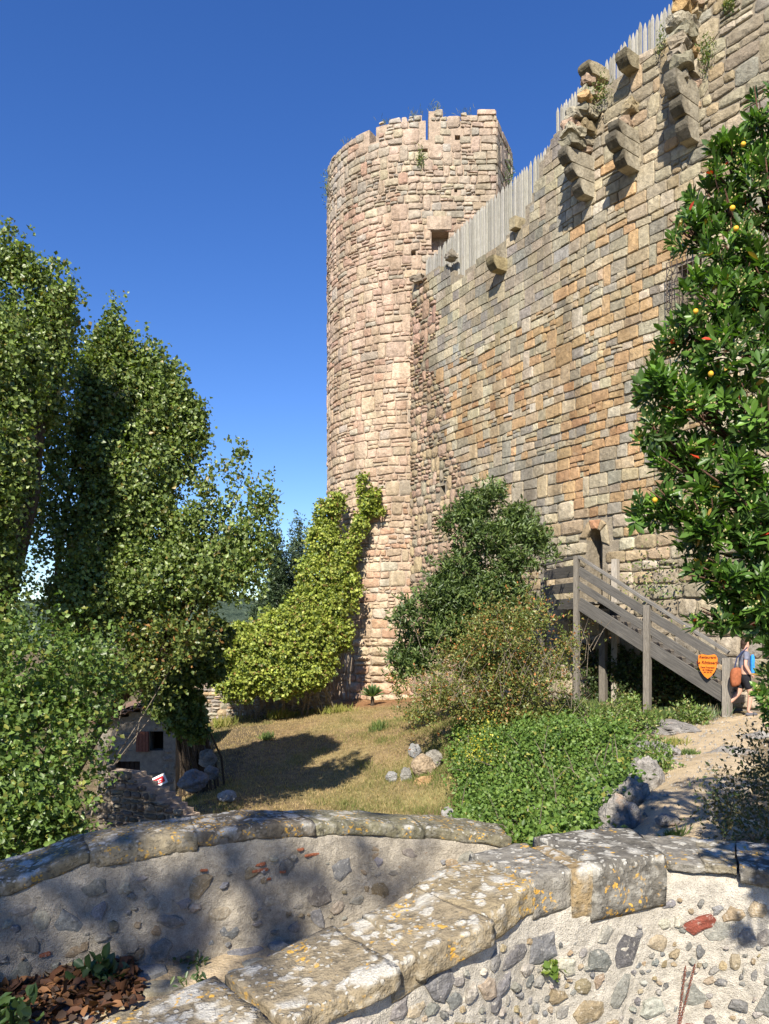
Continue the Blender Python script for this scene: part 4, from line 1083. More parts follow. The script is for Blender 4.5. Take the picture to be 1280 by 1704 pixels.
core(lines(0, l1, .3), lines(-3.5, -.9, .15), lambda s, z: 0 if z < tp(s) - .08 else -.6, S1, .6, 'rubble_core', M_mortar_tower, rw)

# ------------------------------------------------------------------ hut
hut = thing('stone_hut', (-6.2, 20, -4.3), 'small shaded stone hut with an open red-brown shutter and a clay tile roof edge', 'hut')
HL, HR, HY = -7.35, -5.35, 20.0
Sh, lh = Splane(HL, HY, HR, HY)
def vz(v): return (VH - v) / F * HY
def hs(x): return (x - CX) / F * HY - HL
roofz = lambda s: vz(1208) + s * (vz(1172) - vz(1208)) / hs(262)
OH = [(hs(249), hs(272), vz(1249), vz(1217)), (hs(190), hs(233), vz(1310), vz(1267))]
core(lines(0, lh, .2, [v for o in OH for v in o[:2]]), lines(-4.6, -1.0, .12, [v for o in OH for v in o[2:]]),
     lambda s, z: (-.4 if any(a < s < b and c < z < d for a, b, c, d in OH) else (0 if z < roofz(s) else -3.0)), Sh, 3.0, 'wall', M_hut, hut)
hst = masonry(0, lh, -4.5, -1.0, lambda z: .2, lambda z, H: H * 1.7, rough(lambda a, b, r: pick(r, [(2, (.19, .175, .145)), (1, (.22, .185, .135))]), .06, .03, .012, .28, .1), Sh, lambda s: roofz(s) - .1, random.Random(9),
              lambda a, b, z0, z1: any(b > o[0] and a < o[1] and z1 > o[2] and z0 < o[3] for o in OH) or R.random() < .25, .02)
place_stones(hst, hut, M_bed, 'stone', 'small_stones')
for o in OH:
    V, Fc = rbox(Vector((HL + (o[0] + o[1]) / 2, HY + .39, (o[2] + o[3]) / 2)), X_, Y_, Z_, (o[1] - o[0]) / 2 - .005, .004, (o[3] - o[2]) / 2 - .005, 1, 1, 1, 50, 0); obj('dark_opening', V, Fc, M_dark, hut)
for i in range(4):
    a = P(229 + i * 5.3, 1234, HY - .05); V, Fc = rbox(a, X_, Y_, Z_, .039, .02, .27, 2, 1, 2, 20, .002, i); obj('shutter_board', V, Fc, M_shutter, hut)
for i in range(5):
    a = Vector((HL + hs(192) + .07 + i * .13, HY + .3, vz(1290))); V, Fc = rbox(a, X_, Y_, Z_, .06, .015, .32, 2, 1, 2, 20, .002, i); obj('door_board', V, Fc, flat_mat('dark_door_wood', (.03, .02, .015)) if i == 0 else MATS['dark_door_wood'], hut)
for row in range(3):
    for i in range(11):
        s = -.1 + i * .2 + row * .05; z = roofz(max(s, 0)) + .04 + row * .055; cx = Vector((HL + s, HY - .1 + row * .12, z))
        sl_ = (roofz(1) - roofz(0)); ax = Vector((1, 0, sl_)).normalized()
        pts_ = []; V, Fc = [], []
        for k in range(7):
            t = math.pi * k / 6
            for yy in (-.18, .2): V.append(cx + ax * (.105 * math.cos(t)) + Z_ * (.055 * math.sin(t)) + Y_ * yy)
        for k in range(7):
            t = math.pi * (6 - k) / 6
            for yy in (-.18, .2): V.append(cx + ax * (.088 * math.cos(t)) + Z_ * (.04 * math.sin(t)) + Y_ * yy)
        n = 14
        for k in range(n): Fc.append((2 * k, 2 * ((k + 1) % n), 2 * ((k + 1) % n) + 1, 2 * k + 1))
        for k in range(6):
            Fc.append((2 * k, 2 * k + 2, 2 * (12 - k), 2 * (13 - k))); Fc.append((2 * k + 1, 2 * (13 - k) + 1, 2 * (12 - k) + 1, 2 * k + 3))
        obj('roof_tile', V, Fc, M_tile, hut)
V = [(HL - .15, HY - .1, roofz(0) + .02), (HR, HY - .1, roofz(lh) + .02), (HR, HY + 3, roofz(lh) + .3), (HL - .15, HY + 3, roofz(0) + .3), (HL - .15, HY - .1, roofz(0) + .07), (HR, HY - .1, roofz(lh) + .07), (HR, HY + 3, roofz(lh) + .35), (HL - .15, HY + 3, roofz(0) + .35)]
obj('roof', V, [(0, 3, 2, 1), (4, 5, 6, 7), (0, 1, 5, 4), (1, 2, 6, 5), (2, 3, 7, 6), (3, 0, 4, 7)], M_tile, hut)
# broken garden wall before the hut
gw = thing('broken_wall', (-4.0, 12.6, -4.2), 'dark broken rubble wall stepping down to the right in front of the hut', 'stone wall')
Sg, lg = Splane(-4.62, 12.6, -2.55, 11.6)
def tg(s):
    x = proj(Sg(s, 0, 0))[0]; p = Sg(s, 0, 0); v = lerp([(165, 1282), (205, 1285), (222, 1300), (240, 1312), (262, 1325), (290, 1352), (320, 1372), (345, 1392), (380, 1410)], x)
    return (VH - v) / F * p.y
cg = lambda a, b, r: pick(r, [(3, (.20, .18, .155)), (2, (.16, .145, .12)), (1, (.26, .23, .19))])
stg = masonry(0, lg, -4.3, -2, lambda z: .10, lambda z, H: H * 1.7, rough(cg, .018, .014, .04, .2, .1), Sg, tg, random.Random(14), lambda *a: False, .012)
place_stones(stg, gw, M_tower, 'stone', 'small_stones')
core(lines(0, lg, .12), lines(-4.4, -2, .07), lambda s, z: 0 if z < tg(s) - .05 else -.45, Sg, .45, 'rubble_core', M_mortar_tower, gw)
# leaning notice board
sb = thing('notice_board', tuple(P(262, 1325, 17.5)), 'small red and white notice board leaning beside the hut door', 'sign')
c = P(263, 1300, 17.5); a = Vector((.88, -.1, .42)).normalized(); b = Vector((0, -1, .1)).normalized(); e = a.cross(b) * -1; e = b.cross(a); e = e if e.z > 0 else -e
V, Fc = rbox(c, a, b, e, .21, .012, .115, 1, 1, 1, 50, 0); obj('board', V, Fc, M_white, sb)
V, Fc = rbox(c + b * .016, a, b, e, .165, .003, .07, 1, 1, 1, 50, 0); obj('red_panel', V, Fc, M_red, sb)
for (x, z, w, h) in ((-.08, .015, .035, .012), (0, .0, .025, .02), (.07, .012, .03, .01), (.02, -.035, .05, .007)):
    V, Fc = rbox(c + b * .021 + a * x + e * z, a, b, e, w, .002, h, 1, 1, 1, 50, 0); obj('white_mark', V, Fc, M_white, sb)
for x in (-.03, .1): V, Fc = tube([c + a * x - e * .1, c + a * x - Z_ * .42], .012, 5); obj('leg', V, Fc, M_wood, sb)

# ------------------------------------------------------------------ wooden stairs
st = thing('wooden_stairs', (6.2, 18.4, -2), 'grey weathered wooden stairs with board railings up to the slit door', 'stairs')
P2, P4 = Vector((4.82, 19.6, 0)), Vector((7.48, 17.05, 0)); dS = (P4 - P2).normalized(); nS = Vector((dS.y, -dS.x, 0))
if nS.y > 0: nS = -nS
P1 = Vector((4.50, 22.1, 0)); dL = (P1 - P2).normalized()
P3 = P2 + dS * 1.86
def zv(p, v): return (VH - v) / F * p.y
def post(p, v0, v1, w, name='post', g=1.2):
    a = Vector((p.x, p.y, zv(p, v1) - .15)); b = Vector((p.x, p.y, zv(p, v0)))
    V, Fc = rbox((a + b) / 2, dS, nS, Z_, w / 2, w / 2, (b.z - a.z) / 2, 1, 1, 6, 30, .004, R.random() * 9); return obj(name, V, Fc, M_wood, st, (g, g * .97, g * .9))
post(P1, 934, 1130, .13); post(P2, 921, 1172, .125, g=1.3); post(P3, 1003, 1197, .15, g=1.3); post(P4, 1093, 1194, .17, g=1.7)
Pu = Vector((5.70, 20.35, 0)); post(Pu, 1005, 1168, .17, g=1.1)
Pw = Vector((5.62, 19.98, 0)) 
Pf = Vector((6.0, 20.3, 0)); post(Pf, 926, 1165, .16, g=2.6)
def sv(x): # point on the flight line at photo column x
    u = (x - CX) / F; t = (u * P2.y - P2.x) / (dS.x - u * dS.y); return P2 + dS * t
off = nS * .075
for (name, va, vb, w, g) in (('handrail', 926, 1086, .085, 1.5), ('rail_board', 949, 1104, .225, .95), ('rail_board', 973, 1132, .195, .95), ('stringer', 1003.5, 1162, .335, .9)):
    a, b = sv(962), sv(1212); zq = lambda p, v: (VH - v) / F * p.y
    A_ = Vector((a.x, a.y, zq(a, va))); B_ = Vector((b.x, b.y, zq(b, vb)))
    o = .0 if name != 'handrail' else .02
    bar(A_ - nS * .02, B_ - nS * .02, Z_, w * .93 if name != 'handrail' else .07, .045 if name != 'handrail' else .12, st, name, M_board, (g, g, g * .96))
    # the rail on the wall side of the flight
    if name == 'stringer':
        bk = -nS * 1.15
        if name in ('stringer',): bar(A_ + bk, B_ + bk, Z_, w * .9, .045, st, name, M_board, (g, g, g))
for (name, v2, v1, w, g) in (('handrail', 927, 940, .075, 1.5), ('rail_board', 950, 958, .29, .9), ('rail_board', 977, 983, .26, .9), ('rail_board', 1004, 1008, .28, .95)):
    bar(Vector((P2.x, P2.y, zv(P2, v2))), Vector((P1.x, P1.y, zv(P1, v1))), Z_, w, .045 if name != 'handrail' else .1, st, name, M_board, (g, g, g * .96))
# treads and landing
zl0 = zv(P2, 1003); nst = 13
zb4 = zv(P4, 1166)
for i in range(nst):
    f = (i + .6) / nst; p = P2.lerp(P4, f); z = zl0 + (zb4 - zl0) * (i + 1) / (nst + .3)
    V, Fc = rbox(p - nS * .60 + dS * .13 + Z_ * (z - .07), dS, nS, Z_, .015, .55, .07, 1, 3, 1, 40, .003, i); obj('riser', V, Fc, M_wood, st, (1.0, .95, .9))  # risers added to keep light from passing under the flight
    V, Fc = rbox(p - nS * .60 + Z_ * z, dS, nS, Z_, .155, .55, .022, 1, 3, 1, 40, .003, i); obj('tread', V, Fc, M_wood, st, (1.7, 1.6, 1.45))
lp0 = P2 + Vector((.0, .1, 0))
for i in range(12):
    a = P2.lerp(P1, (i + .5) / 12); e = a + (Vector((5.9, a.y * .35 + 12.9, 0)) - a) * 1.0
    e = Vector((J0.x + .608 * (29.02 - a.y) - .12, a.y, 0))
    e = a + (e - a).normalized() * max(.2, min(1.4, (e - a).length))
    V, Fc = rbox((a + e) / 2 + Z_ * zl0, (e - a).normalized(), dL, Z_, (e - a).length / 2, .095, .02, 3, 1, 1, 40, .002, i); obj('landing_board', V, Fc, M_wood, st, (1.5, 1.45, 1.3))

# shield sign
sp_ = sv(1181); sp_ = Vector((sp_.x, sp_.y, 0)) + nS * .09
sg = thing('shield_sign', (sp_.x, sp_.y, zv(sp_, 1132)), 'orange shield-shaped restaurant sign fixed to the stair railing', 'sign')
shp = [(-14.5, 1.2), (-9, -.6), (-4, .2), (0, .8), (5, .2), (9.5, -.8), (12.5, .5), (15, 6), (14.6, 13), (13, 22), (10, 29), (5.5, 35), (0, 40), (-5.5, 35.5), (-10, 29), (-13.5, 21), (-15, 12)]
k_ = sp_.y / F; ztop = zv(sp_, 1089.5)
V = [sp_ + dS * (x * k_ * 1.06) + Z_ * (ztop - y * k_) + nS * t for t in (.0, .02) for x, y in shp]; n = len(shp)
obj('shield', V, [tuple(range(n)), tuple(range(n, 2 * n))[::-1]] + [(i, n + i, n + (i + 1) % n, (i + 1) % n) for i in range(n)], M_orange, sg)
def text(body, x, y, size, parent, shear=0.0):
    cu = bpy.data.curves.new('lettering', 'FONT'); cu.body = body; cu.size = size; cu.align_x = 'CENTER'; cu.extrude = .0015; cu.shear = shear; cu.offset = .002
    cu.materials.append(M_ink); o = bpy.data.objects.new('lettering', cu); C.objects.link(o)
    w = sp_ + dS * (x * k_) + Z_ * (ztop - y * k_) + nS * .0235
    dg = bpy.context.evaluated_depsgraph_get(); me = bpy.data.meshes.new_from_object(o.evaluated_get(dg)); bpy.data.objects.remove(o); o = bpy.data.objects.new('lettering', me); C.objects.link(o)
    m = Matrix((dS.to_3d(), Z_, nS)).transposed().to_4x4(); m.translation = w - parent.location
    o.parent = parent; o.matrix_local = m; return o
text('Restaurant', -.5, 6.2, .085, sg, .25); text('La Rôtisserie', 0, 15.5, .095, sg, .15)
text("Dans l'enceinte", 0, 22.5, .05, sg); text('du Château', 0, 26.5, .05, sg); text('04 68 70', 0, 30.5, .05, sg)

# ------------------------------------------------------------------ person at the foot of the stairs
def skin_body(name, joints, edges, mat, parent, sub=2):
    me = bpy.data.meshes.new(name); me.from_pydata([j[0] for j in joints], edges, []); me.materials.append(mat)
    o = bpy.data.objects.new(name, me); C.objects.link(o); o.parent = parent
    m = o.modifiers.new('skin', 'SKIN'); sk = me.skin_vertices[0].data
    for i, j in enumerate(joints): sk[i].radius = j[1] if isinstance(j[1], tuple) else (j[1], j[1]); sk[i].use_root = (i == 0)
    m.use_smooth_shade = True
    s = o.modifiers.new('sub', 'SUBSURF'); s.levels = sub; s.render_levels = sub
    return o
pg = P(1238, 1174, 16.9); gzp = gz1(pg.x, pg.y) + .03
person = thing('person', (pg.x, pg.y, gzp), 'person walking past the foot of the stairs in black shorts carrying an orange-brown bag', 'person')
person.rotation_euler.z = math.radians(-12); person.scale = (.95, .95, .95)
J = [((0, 0, .95), .125), ((0, 0, 1.15), .105), ((.02, 0, 1.35), .13), ((.03, 0, 1.47), .06), ((.05, 0, 1.54), .05), ((.07, 0, 1.66), (.085, .10)), ((.075, 0, 1.74), .07),
     ((.01, -.08, .88), .09), ((.12, -.09, .50), .058), ((.10, -.09, .30), .052), ((.07, -.09, .09), .033), ((.20, -.09, .035), .026),
     ((-.01, .08, .88), .09), ((-.08, .09, .50), .058), ((-.24, .09, .32), .052), ((-.38, .09, .20), .034), ((-.32, .09, .09), .028),
     ((.02, -.17, 1.40), .05), ((-.02, -.22, 1.14), .04), ((.10, -.22, .93), .03), ((.02, .17, 1.40), .05), ((.0, .23, 1.15), .04), ((.14, .20, 1.0), .03)]
E = [(0, 1), (1, 2), (2, 3), (3, 4), (4, 5), (5, 6), (0, 7), (7, 8), (8, 9), (9, 10), (10, 11), (0, 12), (12, 13), (13, 14), (14, 15), (15, 16), (2, 17), (17, 18), (18, 19), (2, 20), (20, 21), (21, 22)]
body = skin_body('body', J, E, M_skin, person)
for (hx, hy, hz) in ((.10, -.22, .93), (.14, .20, 1.0)):
    for f in range(4):
        y = hy - .022 + f * .015; skin_body('finger', [((hx + .01, y, hz - .01), .011), ((hx + .05, y, hz - .05 - .004 * f), .009), ((hx + .05, y, hz - .085 + .006 * abs(f - 1.5)), .007)], [(0, 1), (1, 2)], M_skin, person, 1)
    skin_body('thumb', [((hx, hy - .02, hz), .011), ((hx + .045, hy - .035, hz - .02), .009), ((hx + .06, hy - .03, hz - .05), .008)], [(0, 1), (1, 2)], M_skin, person, 1)
skin_body('shorts', [((0, 0, 1.0), .135), ((0, 0, .93), .15), ((.03, -.085, .80), .105), ((.10, -.09, .58), .09), ((-.02, .085, .80), .105), ((-.06, .09, .58), .09)], [(0, 1), (1, 2), (2, 3), (1, 4), (4, 5)], M_black, person)
skin_body('top', [((0, 0, 1.02), .14), ((0, 0, 1.18), .122), ((.02, 0, 1.36), .145), ((.03, 0, 1.45), .085), ((.02, -.17, 1.41), .065), ((0, -.205, 1.24), .058), ((.02, .17, 1.41), .065), ((0, .21, 1.26), .058)], [(0, 1), (1, 2), (2, 3), (2, 4), (4, 5), (2, 6), (6, 7)], M_top, person)
skin_body('hair', [((.03, 0, 1.69), .09), ((.05, 0, 1.765), .07), ((-.01, 0, 1.60), .06), ((-.02, 0, 1.50), .04)], [(0, 1), (0, 2), (2, 3)], M_hair, person)
for (x, y, z, r) in ((.14, -.09, .035, 0), (-.34, .09, .12, .9)):
    V, Fc = rbox(Vector((x, y, z)), Vector((math.cos(r), 0, -math.sin(r))), Y_, Vector((math.sin(r), 0, math.cos(r))), .13, .045, .04, 6, 3, 3, 3, .003, x)
    o = obj('shoe', V, Fc, M_shoe); o.parent = person
for (x, z, r) in ((.155, 1.665, .016),):
    V, Fc = rbox(Vector((x, 0, z)), X_, Y_, Z_, .02, r, .02, 3, 3, 3, 2, 0); o = obj('nose', V, Fc, M_skin); o.parent = person
for y in (-.035, .035):
    V, Fc = rbox(Vector((.142, y, 1.69)), X_, Y_, Z_, .01, .014, .008, 3, 3, 3, 2, 0); o = obj('eye', V, Fc, M_hair); o.parent = person
V, Fc = rbox(Vector((.14, 0, 1.625)), X_, Y_, Z_, .01, .025, .006, 3, 3, 3, 2, 0); o = obj('mouth', V, Fc, M_rust); o.parent = person
bagt = thing('shoulder_bag', (pg.x - .28, pg.y - .22, gzp + .7), 'orange-brown bag hanging at the back of the walking person', 'bag')
V, Fc = rbox(Vector((pg.x - .27, pg.y - .2, gzp + .84)), Vector((1, 0, .25)).normalized(), Y_, Z_, .115, .08, .20, 6, 4, 6, 3.2, .012, 1, 9); obj('pouch', V, Fc, M_bag, bagt, None, True)
V, Fc = tube([(pg.x - .3, pg.y - .2, gzp + 1.0), (pg.x - .22, pg.y - .16, gzp + 1.25), (pg.x, pg.y - .16, gzp + 1.47)], .014, 5); obj('strap', V, Fc, M_navy, bagt)
V0, Fc = rbox(Vector((pg.x + .12, pg.y - .14, gzp + 1.1)), X_, Y_, Z_, .04, .05, .22, 4, 3, 8, 4, .012, 4, 8)
tag(obj('blue_cloth', V0, Fc, M_towel, None, None, True), 'bright blue cloth hanging from the arm of the walking person', 'cloth')

# ------------------------------------------------------------------ bushes before the castle wall
rr = random.Random(77)
LB = []
for (u, v, ru, rv) in ((815, 845, 30, 36), (855, 870, 28, 34), (785, 895, 26, 34), (885, 910, 26, 28), (830, 940, 60, 50), (760, 955, 45, 40), (735, 1005, 45, 40), (715, 1065, 46, 36), (800, 1020, 60, 50), (870, 985, 30, 40), (700, 1112, 36, 16), (780, 1080, 55, 36), (692, 1010, 12, 16)):
    for _ in range(5): LB.append(lobe(u + rr.gauss(0, .5) * ru, v + rr.gauss(0, .5) * rv, 20.2 - (v - 850) * .004 + rr.uniform(-.5, .4), ru * rr.uniform(.3, .6), rv * rr.uniform(.35, .65)))
OL = [(4, (.075, .115, .032)), (3, (.105, .15, .04)), (2, (.05, .08, .025)), (.6, (.14, .18, .05))]
t = tree('laurel_bush', 'big dark green bush with long leaves against the castle wall left of the stairs', 'bush', on(3, 20.2), LB, .07, OL, 62, 11, .2, .14, .042, 401, up=.8, gap=(3, .35), lump=.3, long=.6, tipn=30, spread=.05, mat=M_gloss, bark=M_twig, wide=True, split=.15)
LR = []
for (u, v, ru, rv) in ((850, 1040, 45, 34), (800, 1080, 50, 40), (880, 1090, 50, 50), (760, 1130, 50, 40), (840, 1150, 60, 40), (920, 1140, 30, 36), (905, 1045, 30, 26), (715, 1160, 34, 30), (932, 1085, 24, 26), (700, 1195, 24, 18), (780, 1185, 50, 22), (860, 1190, 50, 18), (675, 1150, 20, 26)):
    for _ in range(5): LR.append(lobe(u + rr.gauss(0, .55) * ru, v + rr.gauss(0, .55) * rv, 17.4 + rr.uniform(-.5, .4), ru * rr.uniform(.3, .6), rv * rr.uniform(.35, .65)))
RC = [(4, (.15, .175, .045)), (2.5, (.19, .19, .05)), (1.2, (.24, .15, .05)), (.6, (.34, .13, .04)), (2, (.09, .13, .03))]
tree('rose_bush', 'tangled olive and rust coloured wild rose bush just left of the stairs', 'bush', on(4, 17.8), LR, .05, RC, 80, 11, .22, .065, .035, 402, up=.7, gap=(3.2, .3), lump=.3, long=1.2, tipn=26, spread=.06, bark=M_twig, split=.1)
g = Geo(); rr = random.Random(15)
for i in range(60):
    a = P(rr.uniform(700, 990), rr.uniform(1080, 1180), 16.8); e = a + Vector((rr.uniform(-.5, .5), -.3, rr.uniform(.3, .9)))
    V, Fc = tube([a, a.lerp(e, .5) + Vector((0, 0, .08)), e], [.008, .006, .002], 4); g.add(V, Fc)
tw_ = g.obj('dry_stems', M_twig); tag(tw_, 'pale dry stems sticking out of the tangled rose bush', 'stems', kind='stuff')

# ivy ground cover on the bank
rng = np.random.default_rng(55)
poly = [(768, 1215), (800, 1195), (900, 1195), (985, 1200), (1050, 1215), (1062, 1240), (1045, 1300), (1010, 1345), (985, 1400), (800, 1420), (772, 1385), (760, 1300)]
def inpoly(x, y, pl):
    x = np.asarray(x); y = np.asarray(y); c = np.zeros(x.shape, bool)
    for (x1, y1), (x2, y2) in zip(pl, pl[1:] + pl[:1]):
        c ^= ((y1 > y) != (y2 > y)) & (x < (x2 - x1) * (y - y1) / (y2 - y1 + 1e-9) + x1)
    return c
n = 118000; X = rng.uniform(.3, 6, n); Y = rng.uniform(7.5, 19.5, n)
Z0 = np.concatenate([gz(X[i:i + 20000], Y[i:i + 20000]) for i in range(0, n, 20000)])
lm = wn_(np.stack([X, Y, X * 0], 1), 2.6, 9); lm2 = wn_(np.stack([X, Y, X * 0], 1), 1.1, 49); hgt = .10 + .45 * np.clip(lm2 + .1, 0, 1.1) + .34 * np.clip(lm + .2, 0, 1.2) + .16 * np.clip(wn_(np.stack([X, Y, X * 0], 1), 9, 29), -.3, 1) + .12 * rng.random(n)
u_, v_ = CX + X / Y * F, VH - (Z0 + hgt) / Y * F
u_ += 16 * wn_(np.stack([X * 3, Y * 3, X * 0], 1), 1.0, 19) + 16 * wn_(np.stack([X, Y, X * 0], 1), 9.0, 59) + rng.normal(size=n) * 7; v_ += 10 * wn_(np.stack([X, Y, X * 0], 1), 8.0, 69) + rng.normal(size=n) * 5
gp_ = wn_(np.stack([X, Y, X * 0], 1), 5, 39); kp = inpoly(u_, v_, poly) & (((lm > -.38) & (gp_ > -.25)) | (rng.random(n) < .10)); X, Y, Z0, hgt = X[kp], Y[kp], Z0[kp], hgt[kp]; n = len(X)
kk = 2; pos = np.repeat(np.stack([X, Y, Z0 + hgt], 1), kk, 0) + rng.normal(size=(n * kk, 3)) * np.array([.06, .06, .09])
pal_ = np.array([(.095, .165, .03), (.13, .20, .04), (.065, .12, .025), (.24, .24, .05)]); cl_ = pal_[rng.choice(4, n * kk, p=[.42, .3, .24, .04])] * rng.uniform(.75, 1.25, n * kk)[:, None]
ic = build_leaves('ivy_ground_cover', pos, rng.normal(size=(n * kk, 3)) + np.array([0, -.4, 0]), rng.normal(size=(n * kk, 3)) * .6 + np.array([0, -.3, .8]), .07 * rng.uniform(.5, 1.3, n * kk), .055, cl_, M_ivy, None)
tag(ic, 'bright green creeping ivy covering the bank below the stairs', 'ivy', kind='stuff')
# yellow-flowering sprays in the ivy
ys_ = thing('yellow_broom', on(2.6, 14.5), 'thin shrub with yellow flower sprays rising from the green ivy bank', 'shrub')
LY = [lobe(785, 1250, 14.2, 18, 20), lobe(800, 1230, 14.3, 16, 14), lobe(770, 1262, 14, 16, 12), lobe(820, 1262, 14.1, 20, 8)]
crown('flower_sprays', LY, ys_, M_leaf, 40, 8, .25, .045, .03, [(2, (.42, .36, .03)), (3, (.14, .17, .03))], 410, up=.9, out=.4)
V, Fc = tube([on(2.6, 14.5, -.1), P(790, 1262, 14.2)], [.02, .008], 5); obj('stem', V, Fc, M_twig, ys_)

LU = []  # dark foliage added so the wall below the flight stays dark
for i in range(26):
    x = 985 + i * 8.2; s_ = sx(x); z = rr.uniform(-2.1, -.7) if x < 1120 else rr.uniform(-1.9, -1.2); p = S_wall(s_, z, .15); LU.append((p.x, p.y, p.z, .35, .16, .42))
uc = thing('darkening_creeper', (6.0, 20.2, -2), 'dark creeper added to darken the wall under the wooden stairs', 'creeper')
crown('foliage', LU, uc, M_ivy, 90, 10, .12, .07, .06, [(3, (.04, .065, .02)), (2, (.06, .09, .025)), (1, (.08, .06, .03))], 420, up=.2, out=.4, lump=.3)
# ------------------------------------------------------------------ rocks
def rock(u, v, Y, ru, rv, label, cat='rock', col=(.30, .28, .25), seed=0, ry=None, group=None, sink=.3):
    c = P(u, v, Y); rx, rz = ru / F * Y, rv / F * Y; ry = ry or rx * .8
    bm = bmesh.new(); bmesh.ops.create_icosphere(bm, subdivisions=4, radius=1)
    V = []
    for w in bm.verts:
        p = w.co.copy(); q = Vector((p.x * rx, p.y * ry, p.z * rz)); sz = max(rx, rz)
        k = 1 + .30 * mnoise.noise(p * 1.3 + Vector((seed, 0, 0))) + .22 * abs(mnoise.noise(p * 3.1 + Vector((0, seed, 0)))) + .08 * mnoise.noise(p * 8)
        V.append(c + q * k)
    Fc = [tuple(x.index for x in f.verts) for f in bm.faces]; bm.free()
    return tag(obj('rock', V, Fc, M_rock, None, col), label, cat, group)
rock(1030, 1370, 8.2, 34, 42, 'tall grey rock at the left edge of the sandy path, just above the parapet', seed=1)
rock(1072, 1295, 10.2, 28, 38, 'grey rock edging the path halfway down the ivy bank', seed=2)
rock(1110, 1212, 14.8, 46, 12, 'flat pale grey rock slab below the lowest stair post', seed=3, ry=.7)
rock(1090, 1250, 12.4, 34, 14, 'pale rock slab between the ivy and the top of the path', seed=4, ry=.5)
rock(1120, 1268, 11.6, 16, 7, 'small grey stone lying on the sandy path', seed=8)
rock(1176, 1312, 9.6, 20, 14, 'grey stone at the right edge of the path in dappled shade', seed=5)
rock(1225, 1262, 12, 44, 18, 'wide rock shelf in tree shadow right of the path', seed=6)
rock(1262, 1235, 13.6, 30, 16, 'pale rock hump at the right edge behind the shaded shelf', seed=7)
rock(1110, 1365, 7.8, 18, 10, 'low stone sunk in the sand near the parapet', seed=9)
rock(1198, 1375, 7.7, 16, 30, 'dark upright rock at the foot of the shaded bush on the right', seed=10)
rock(1040, 1400, 7.6, 30, 16, 'rust-stained rock rising behind the near parapet', seed=11, col=(.3, .27, .22))
rock(690, 1250, 17.2, 10, 12, 'round grey boulder topping the small rock outcrop', seed=12, col=(.30, .30, .29))
rock(705, 1275, 16.8, 18, 18, 'orange-stained boulder in the middle of the small rock outcrop', seed=13, col=(.36, .28, .19))
rock(722, 1262, 17, 14, 14, 'grey boulder of the outcrop half under the ivy', seed=14, col=(.30, .28, .24))
rock(712, 1303, 16.3, 22, 11, 'orange base rock of the small outcrop', seed=15, col=(.42, .27, .13))
rock(652, 1293, 16.9, 9, 9, 'lone pale stone on the dry lawn left of the outcrop', seed=16, col=(.33, .33, .32))
rock(676, 1290, 16.7, 9, 13, 'narrow grey boulder at the left foot of the outcrop', seed=17, col=(.30, .29, .26))
rock(378, 1325, 16.3, 14, 9, 'half-buried pale stone in the lawn shadow', seed=18, col=(.4, .39, .36))
rock(322, 1300, 17, 22, 16, 'dark grey boulder lying right of the notice board', seed=19, col=(.22, .215, .21), ry=.3)
rock(345, 1262, 18.4, 14, 14, 'grey stone heap block under the dark ivy beside the hut', seed=20, col=(.22, .21, .19))
rock(352, 1285, 17.8, 12, 10, 'lower stone of the heap beside the hut', seed=21, col=(.22, .21, .19))
rock(340, 1240, 18.8, 10, 9, 'top stone of the heap under the dark ivy', seed=22, col=(.26, .24, .22))
rock(845, 1360, 12.2, 12, 10, 'pale stone peeping through the lower ivy bank', seed=23, col=(.35, .34, .32))
rock(892, 1352, 11.5, 14, 10, 'pale stone in the ivy bank near the dead stalks', seed=24, col=(.35, .33, .3))
rock(745, 1358, 13.3, 10, 14, 'pale stone at the lower left corner of the ivy bank', seed=25, col=(.35, .34, .32))

rock(1052, 1330, 9.0, 26, 34, 'steep grey rock face in the middle of the left side of the path', seed=31)
rock(1015, 1335, 9.3, 18, 24, 'grey rock partly under ivy behind the tall rock', seed=32)
rock(1086, 1335, 8.8, 10, 12, 'small wedge of grey rock at the sandy edge', seed=33)
rock(1003, 1300, 10.6, 14, 10, 'pale rock poking through the right part of the ivy', seed=34, col=(.35, .33, .3))
rock(965, 1365, 10, 12, 9, 'pale rock low in the ivy left of the tall rock', seed=35, col=(.35, .33, .3))
g = Geo(); rr = random.Random(33)
for i in range(70):
    x = rr.uniform(750, 1040); v = rr.uniform(1215, 1390); Yk = 9 + (1400 - v) / 185 * 8; p = P(x, v, Yk); p.z = gz1(p.x, p.y) + .3
    e = p + Vector((rr.uniform(-.5, .5), rr.uniform(-.4, .1), rr.uniform(.12, .6))); V, Fc = tube([p, p.lerp(e, .5) + Vector((0, 0, .06)), e], [.008, .006, .002], 4); g.add(V, Fc)
tag(g.obj('dry_stalks', M_twig), 'bare dry stalks poking out of the ivy on the bank', 'stems', kind='stuff')
